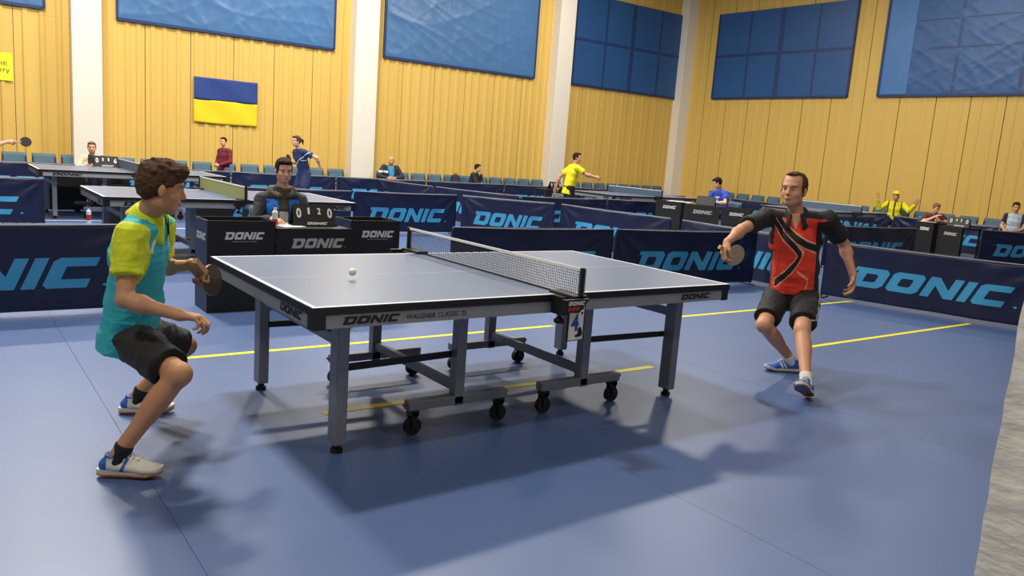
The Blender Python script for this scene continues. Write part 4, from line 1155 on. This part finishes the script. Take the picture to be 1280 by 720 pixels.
# seated man in dark clothes, chin on hand, legs crossed
J, R = pose('sit', (9.46, 14.60), math.radians(-52), .90, neck=(.10, 0, 1.02), head=(.18, 0, 1.17), shR=(.09, -.18, .97), shL=(.09, .18, .97), elL=(.26, .16, .76), wrL=(.28, .06, 1.0), elR=(.2, -.18, .74), wrR=(.3, .05, .70), knR=(.42, -.04, .58), anR=(.52, .12, .22))
person('person', 'man in dark clothes seated with his hand at his chin beside a backpack', J, .90, .008, 'skin_umpire', ('hair_dark', 'short'), R@A3((1, .15, -.1)), (0, 0, 1), ('dark_cloth', 'pale_cloth'), None, .6, True, ('long', 'dark_cloth'), None, dict(L=dict(d=(0, 0, 1), n=R@A3((-1, 0, 0)), th=R@A3((0, -1, 0)), curl=.9)), BASIC_SHOES, None, group=GP)
# man in yellow shirt
J, R = pose('stand', (8.70, 9.50), math.radians(-22), .94, neck=(.09, 0, 1.44), head=(.13, -.02, 1.61), shR=(.09, -.20, 1.38), shL=(.07, .20, 1.38), elR=(.30, -.30, 1.24), wrR=(.50, -.34, 1.20), elL=(-.16, .30, 1.14), wrL=(-.22, .34, .90))
def yel(u, v, fr, F, c):
    o = np.zeros(len(u), int); o[(abs(v-.24) < .022) & (fr < .6)] = 1; return o
person('person', 'man in bright yellow shirt and black shorts playing at the far table', J, .94, .008, 'skin_man', ('hair_dark', 'short'), R@A3((.85, -.5, 0)), (0, 0, 1), ('yellow_cloth', 'shirt_black'), split_paint(yel), .65, False, ('short', 'shirt_black'), None, None, BASIC_SHOES, None, group=GP, build=1.1, hem=.20, crease=.5)
# man in royal blue bending over his desk
J, R = pose('sit', (11.35, 7.35), math.radians(165), .98, neck=(.16, 0, 1.06), head=(.26, .02, 1.22), shR=(.13, -.20, 1.0), shL=(.13, .20, 1.0), elR=(.24, -.34, .80), wrR=(.42, -.22, .80), elL=(.24, .34, .80), wrL=(.42, .2, .80))
def roy(u, v, fr, F, c):
    o = np.zeros(len(u), int); o[(abs(u) < .5) & (abs(v-.80) < .03)] = 1; o[(abs(u) < .4) & (abs(v-.68) < .05)] = 1; return o
person('person', 'man in royal blue shirt leaning over the black desks near the corner', J, .98, .008, 'skin_umpire', ('hair_dark', 'short'), R@A3((.75, -.5, -.5)), (0, 0, 1), ('royal_cloth', 'pale_cloth'), split_paint(roy), .6, False, ('long', 'dark_cloth'), None, None, BASIC_SHOES, None, group=GP, build=1.05)
# man in yellow cap, both hands raised
J, R = pose('sit', (17.35, 6.72), math.radians(200), .95, elR=(.16, -.36, .84), wrR=(.28, -.44, 1.10), elL=(.16, .36, .84), wrL=(.24, .52, 1.02), head=(.10, 0, 1.22))
def capman(u, v, fr, F, c):
    o = np.zeros(len(u), int); o[(abs(abs(u)-.95) < .10) & (v > .5)] = 1; o[(abs(u) < .12) & (fr > .2) & (v > .35)] = 2; return o
def cap_extra(t, J, org, f):
    k = Blob(); P = f['P']; k.ell(P(0, -.008, .072), (f['l'], f['f'], f['u']), (.088, .105, .062), .01); k.ell(P(0, .105, .058), (f['l'], f['f'], f['u']), (.07, .065, .010), .012)
    blob_obj('cap', k, .007, 'yellow_cloth', t, org, 1)
person('person', 'man in yellow cap and yellow jacket seated with both hands raised', J, .95, .008, 'skin_man', ('hair_grey', 'bald'), R@A3((.9, .4, 0)), (0, 0, 1), ('yellow_cloth', 'green_cloth', 'dark_cloth'), split_paint(capman), .6, True, ('long', 'dark_cloth'), None,
       dict(R=dict(d=(0, 0, 1), n=R@A3((1, 0, 0)), th=R@A3((0, 1, 0)), curl=.2, spread=.6), L=dict(d=R@A3((.1, .3, .9)), n=R@A3((1, 0, 0)), th=R@A3((0, -1, 0)), curl=.2, spread=.6)), BASIC_SHOES, None, group=GP, build=1.1, extra=cap_extra)
# boy in maroon shirt at second desk
J, R = pose('sit', (14.62, 4.42), math.radians(215), .84, neck=(.16, 0, 1.06), head=(.28, 0, 1.21), shR=(.14, -.17, 1.0), shL=(.14, .17, 1.0), elR=(.28, -.26, .84), wrR=(.40, -.02, 1.0), elL=(.28, .28, .86), wrL=(.48, .1, .90))
person('person', 'boy in dark maroon shirt leaning on the second umpire desk', J, .82, .008, 'skin_umpire', ('hair_sandy', 'short'), R@A3((.8, .4, -.4)), (0, 0, 1), ('maroon_dark',), None, .6, False, ('long', 'dark_cloth'), None, None, BASIC_SHOES, None, group=GP)
# boy with pale front and dark sleeves
J, R = pose('sit', (17.36, 3.90), math.radians(195), .92)
def pale(u, v, fr, F, c):
    o = np.zeros(len(u), int); o[abs(u) > .88] = 1; return o
person('person', 'boy in pale blue shirt with dark sleeves seated past the second desk', J, .92, .008, 'skin_umpire', ('hair_dark', 'short'), R@A3((.9, .3, -.2)), (0, 0, 1), ('pale_cloth', 'dark_cloth'), split_paint(pale), .6, False, ('long', 'dark_cloth'), None, None, BASIC_SHOES, None, group=GP)
# boy umpire by the first column
J, R = pose('sit', (-.27, 12.35), math.radians(-105), .86, wrR=(.36, -.12, .84), wrL=(.36, .12, .84), elR=(.12, -.26, .80), elL=(.12, .26, .80))
def by(u, v, fr, F, c):
    o = np.zeros(len(u), int); o[u < -.45] = 1; return o
person('person', 'fair haired boy umpire seated in front of the first white column', J, .86, .0075, 'skin_umpire', ('hair_sandy', 'short'), R@A3((1, .1, -.1)), (0, 0, 1), ('dark_cloth', 'cream_cloth'), split_paint(by), .6, True, ('long', 'dark_cloth'), None, None, BASIC_SHOES, None, group=GP)
# player reaching in with a black paddle
J, R = pose('stand', (-2.02, 10.62), math.radians(0), .91, neck=(.10, 0, 1.45), head=(.16, 0, 1.64), elR=(.16, -.26, 1.16), wrR=(.36, -.16, 1.225))
person('person', 'player stretching a bare arm with a black paddle towards the table by the column', J, .91, .0075, 'skin_man', ('hair_dark', 'short'), (1, -.1, 0), (0, 0, 1), ('sky_cloth',), None, .6, False, ('short', 'dark_cloth'), None, dict(R=dict(d=(.95, -.1, -.05), n=(0, 1, -.3), th=(0, .3, 1), curl=1.2, grip=True)), BASIC_SHOES, None, group=GP)
paddle('black paddle held out over the table by the white column', (-1.46, 10.46, 1.13), (1, .05, .05), (.35, -1, .25), 'paddle_black', 'print_red')

# ================================================================== chairs along the walls
def chair_proto():
    t = thing('stacking_chair', 'blue padded chair', 'chair')
    def back(u, v):
        return ((u-.5)*.44*(1-.04*v), .20+.05*v-.035*(1-(2*u-1)**2)*0+.03*(1-(2*u-1)**2), .50+.31*v)
    o = mobj('backrest', grid_mesh('backrest', back, 8, 5), t, 'chair_blue', True); o.modifiers.new('thick', 'SOLIDIFY').thickness = .03
    MB().box(-.22, .22, -.22, .2, .43, .475, bev=.012).build('seat', 'chair_blue', t, True)
    for sx in (-1, 1):
        MB().tube([(sx*.2, .19, 0), (sx*.2, .19, .45), (sx*.2, .235, .74)], .011, 8).build('leg', 'chair_frame', t)
        MB().tube([(sx*.2, -.2, 0), (sx*.2, -.19, .43)], .011, 8).build('leg', 'chair_frame', t)
    return t
CH = chair_proto(); _first = [True]
def chair(x, y, rz, label, group=None):
    c = CH if _first[0] else copy_tree(CH); _first[0] = False
    c.location = (x, y, 0); c.rotation_euler.z = rz; c['label'] = label
    if group: c['group'] = group
    elif 'group' in c: del c['group']
for k in range(8):
    chair(-3.9+k*.525, 14.92, 0, 'blue chair in the row left of the first white column', 'chairs left of the first column')
for k in range(10):
    chair(.75+k*.545, 14.85-.0*k, 0, 'blue chair in the row between the first and second white columns', 'chairs between the first and second columns')
for k in range(11):
    chair(6.95+k*.51, 14.72, 0, 'blue chair in the row between the second and third white columns', 'chairs between the second and third columns')
for k in range(8):
    chair(13.3+k*.52, 14.45, 0, 'blue chair in the row between the third column and the corner', 'chairs between the third column and the corner')
for k in range(17):
    chair(17.45+.0*k, 12.88-k*.56, math.radians(-90), 'blue chair in the row along the wall behind the man in the yellow cap', 'chairs along the side wall')
chair(-.02, 3.42, math.radians(-8), 'blue chair under the seated umpire behind the desk')
chair(-.27, 12.40, math.radians(-15), 'blue chair under the fair haired boy umpire')
chair(11.38, 7.35, math.radians(-105), 'blue chair under the man in royal blue')
chair(14.66, 4.46, math.radians(-55), 'blue chair under the boy at the second desk')

# ================================================================== far desks, boxes, scoreboards and small things
def turned(t, rz): t.rotation_euler.z = rz; return t
r1 = math.atan2(-1.75, .85)
turned(open_box('towel_box', 'black towel box at the left end of the desks near the corner', 9.85, 7.95, .55, .36, .75, G_B, side=False, lw=.3, sub=False), r1)
desk('black desk with silver logo before the man in royal blue', 10.12, 7.40, .75, .5, .72, .42, r1)
turned(open_box('towel_box', 'black towel box at the right end of the desks near the corner', 10.47, 6.68, .55, .36, .73, G_B, side=False, lw=.3, sub=False), r1)
scoreboard('flip_scoreboard', 'dark flip scoreboard turned away on the desk of the man in royal blue', 10.5, 7.15, .722, r1+math.pi, '0000')
paper(10.2, 7.6, .752, .4, 'white sheet on the towel box before the man in royal blue', .3, .5)
r2 = math.atan2(-1.3, -.5)
turned(open_box('towel_box', 'black towel box at the left end of the second umpire desk', 13.88, 4.40, .5, .34, .72, G_B, side=False, lw=.26, sub=False), r2)
desk('black second umpire desk before the boy in dark maroon', 13.75, 3.86, .6, .5, .70, .34, r2)
scoreboard('flip_scoreboard', 'slanted black flip scoreboard on the second umpire desk', 13.86, 3.52, .702, r2+.5, '0010', 1.0)
paper(14.2, 4.3, .722, .3, 'white sheet on the second towel box beside the boy in dark maroon', .22, .3)
open_box('towel_box', 'black towel box under the scoreboard of the fair haired boy umpire', -1.05, 11.52, .55, .34, .74, G_B, side=False, sub=False)
desk('black desk before the fair haired boy umpire', -.42, 11.62, .62, .45, .74, .4)
scoreboard('flip_scoreboard', 'black flip scoreboard reading 0 1 1 6 before the fair haired boy', -.14, 11.80, .742, 0, '0116', 1.0)
desk('black desk with a scoreboard beside the man in the yellow shirt', 9.05, 10.75, .8, .45, .74, .5)
scoreboard('flip_scoreboard', 'black flip scoreboard beside the man in the yellow shirt', 9.45, 10.92, .742, 0, '0110', .9)
open_box('towel_box', 'black towel box behind the table with the olive net', -.85, 7.35, .6, .36, .70, G_B, side=False, sub=False)
open_box('towel_box', 'black towel box beyond the olive net beside the curly haired boy', .2, 7.35, .55, .36, .70, G_B, side=False, sub=False)
paper(1.0, 11.2, .7615, .5, 'white sheet lying on the table in front of the boy umpire', .2, .3)
# bottle on the floor and backpack
bt = thing('drink_bottle', 'small bottle with red label standing on the floor by the far table', 'bottle', (-.78, 9.3, 0))
MB().tube([(0, 0, 0), (0, 0, .06)], .033, 14).build('bottle_base', 'pale_cloth', bt)
MB().tube([(0, 0, .14), (0, 0, .19), (0, 0, .21), (0, 0, .235)], [.033, .033, .014, .014], 14).build('clear_body', 'pale_cloth', bt)
MB().tube([(0, 0, .06), (0, 0, .14)], .034, 14).build('label_band', 'red_plastic', bt)
MB().tube([(0, 0, .235), (0, 0, .255)], .016, 12).build('bottle_cap', 'red_plastic', bt)
bp = thing('backpack', 'black backpack on a chair beside the man in dark clothes', 'backpack', (8.99, 14.70, .478))
k = Blob(); k.cone((0, 0, .09), (0, 0, .28), .11, .09, .03, (1, 0, 0), 1.5); k.ell((0, -.1, .1), np.eye(3), (.12, .05, .09), .03)
blob_obj('bag', k, .009, 'dark_cloth', bp, np.zeros(3), 1, (.004, 20, 3))
MB().tube([(-.04, .0, .36), (0, 0, .41), (.04, 0, .36)], .008, 6).build('handle', 'black_plastic', bp)
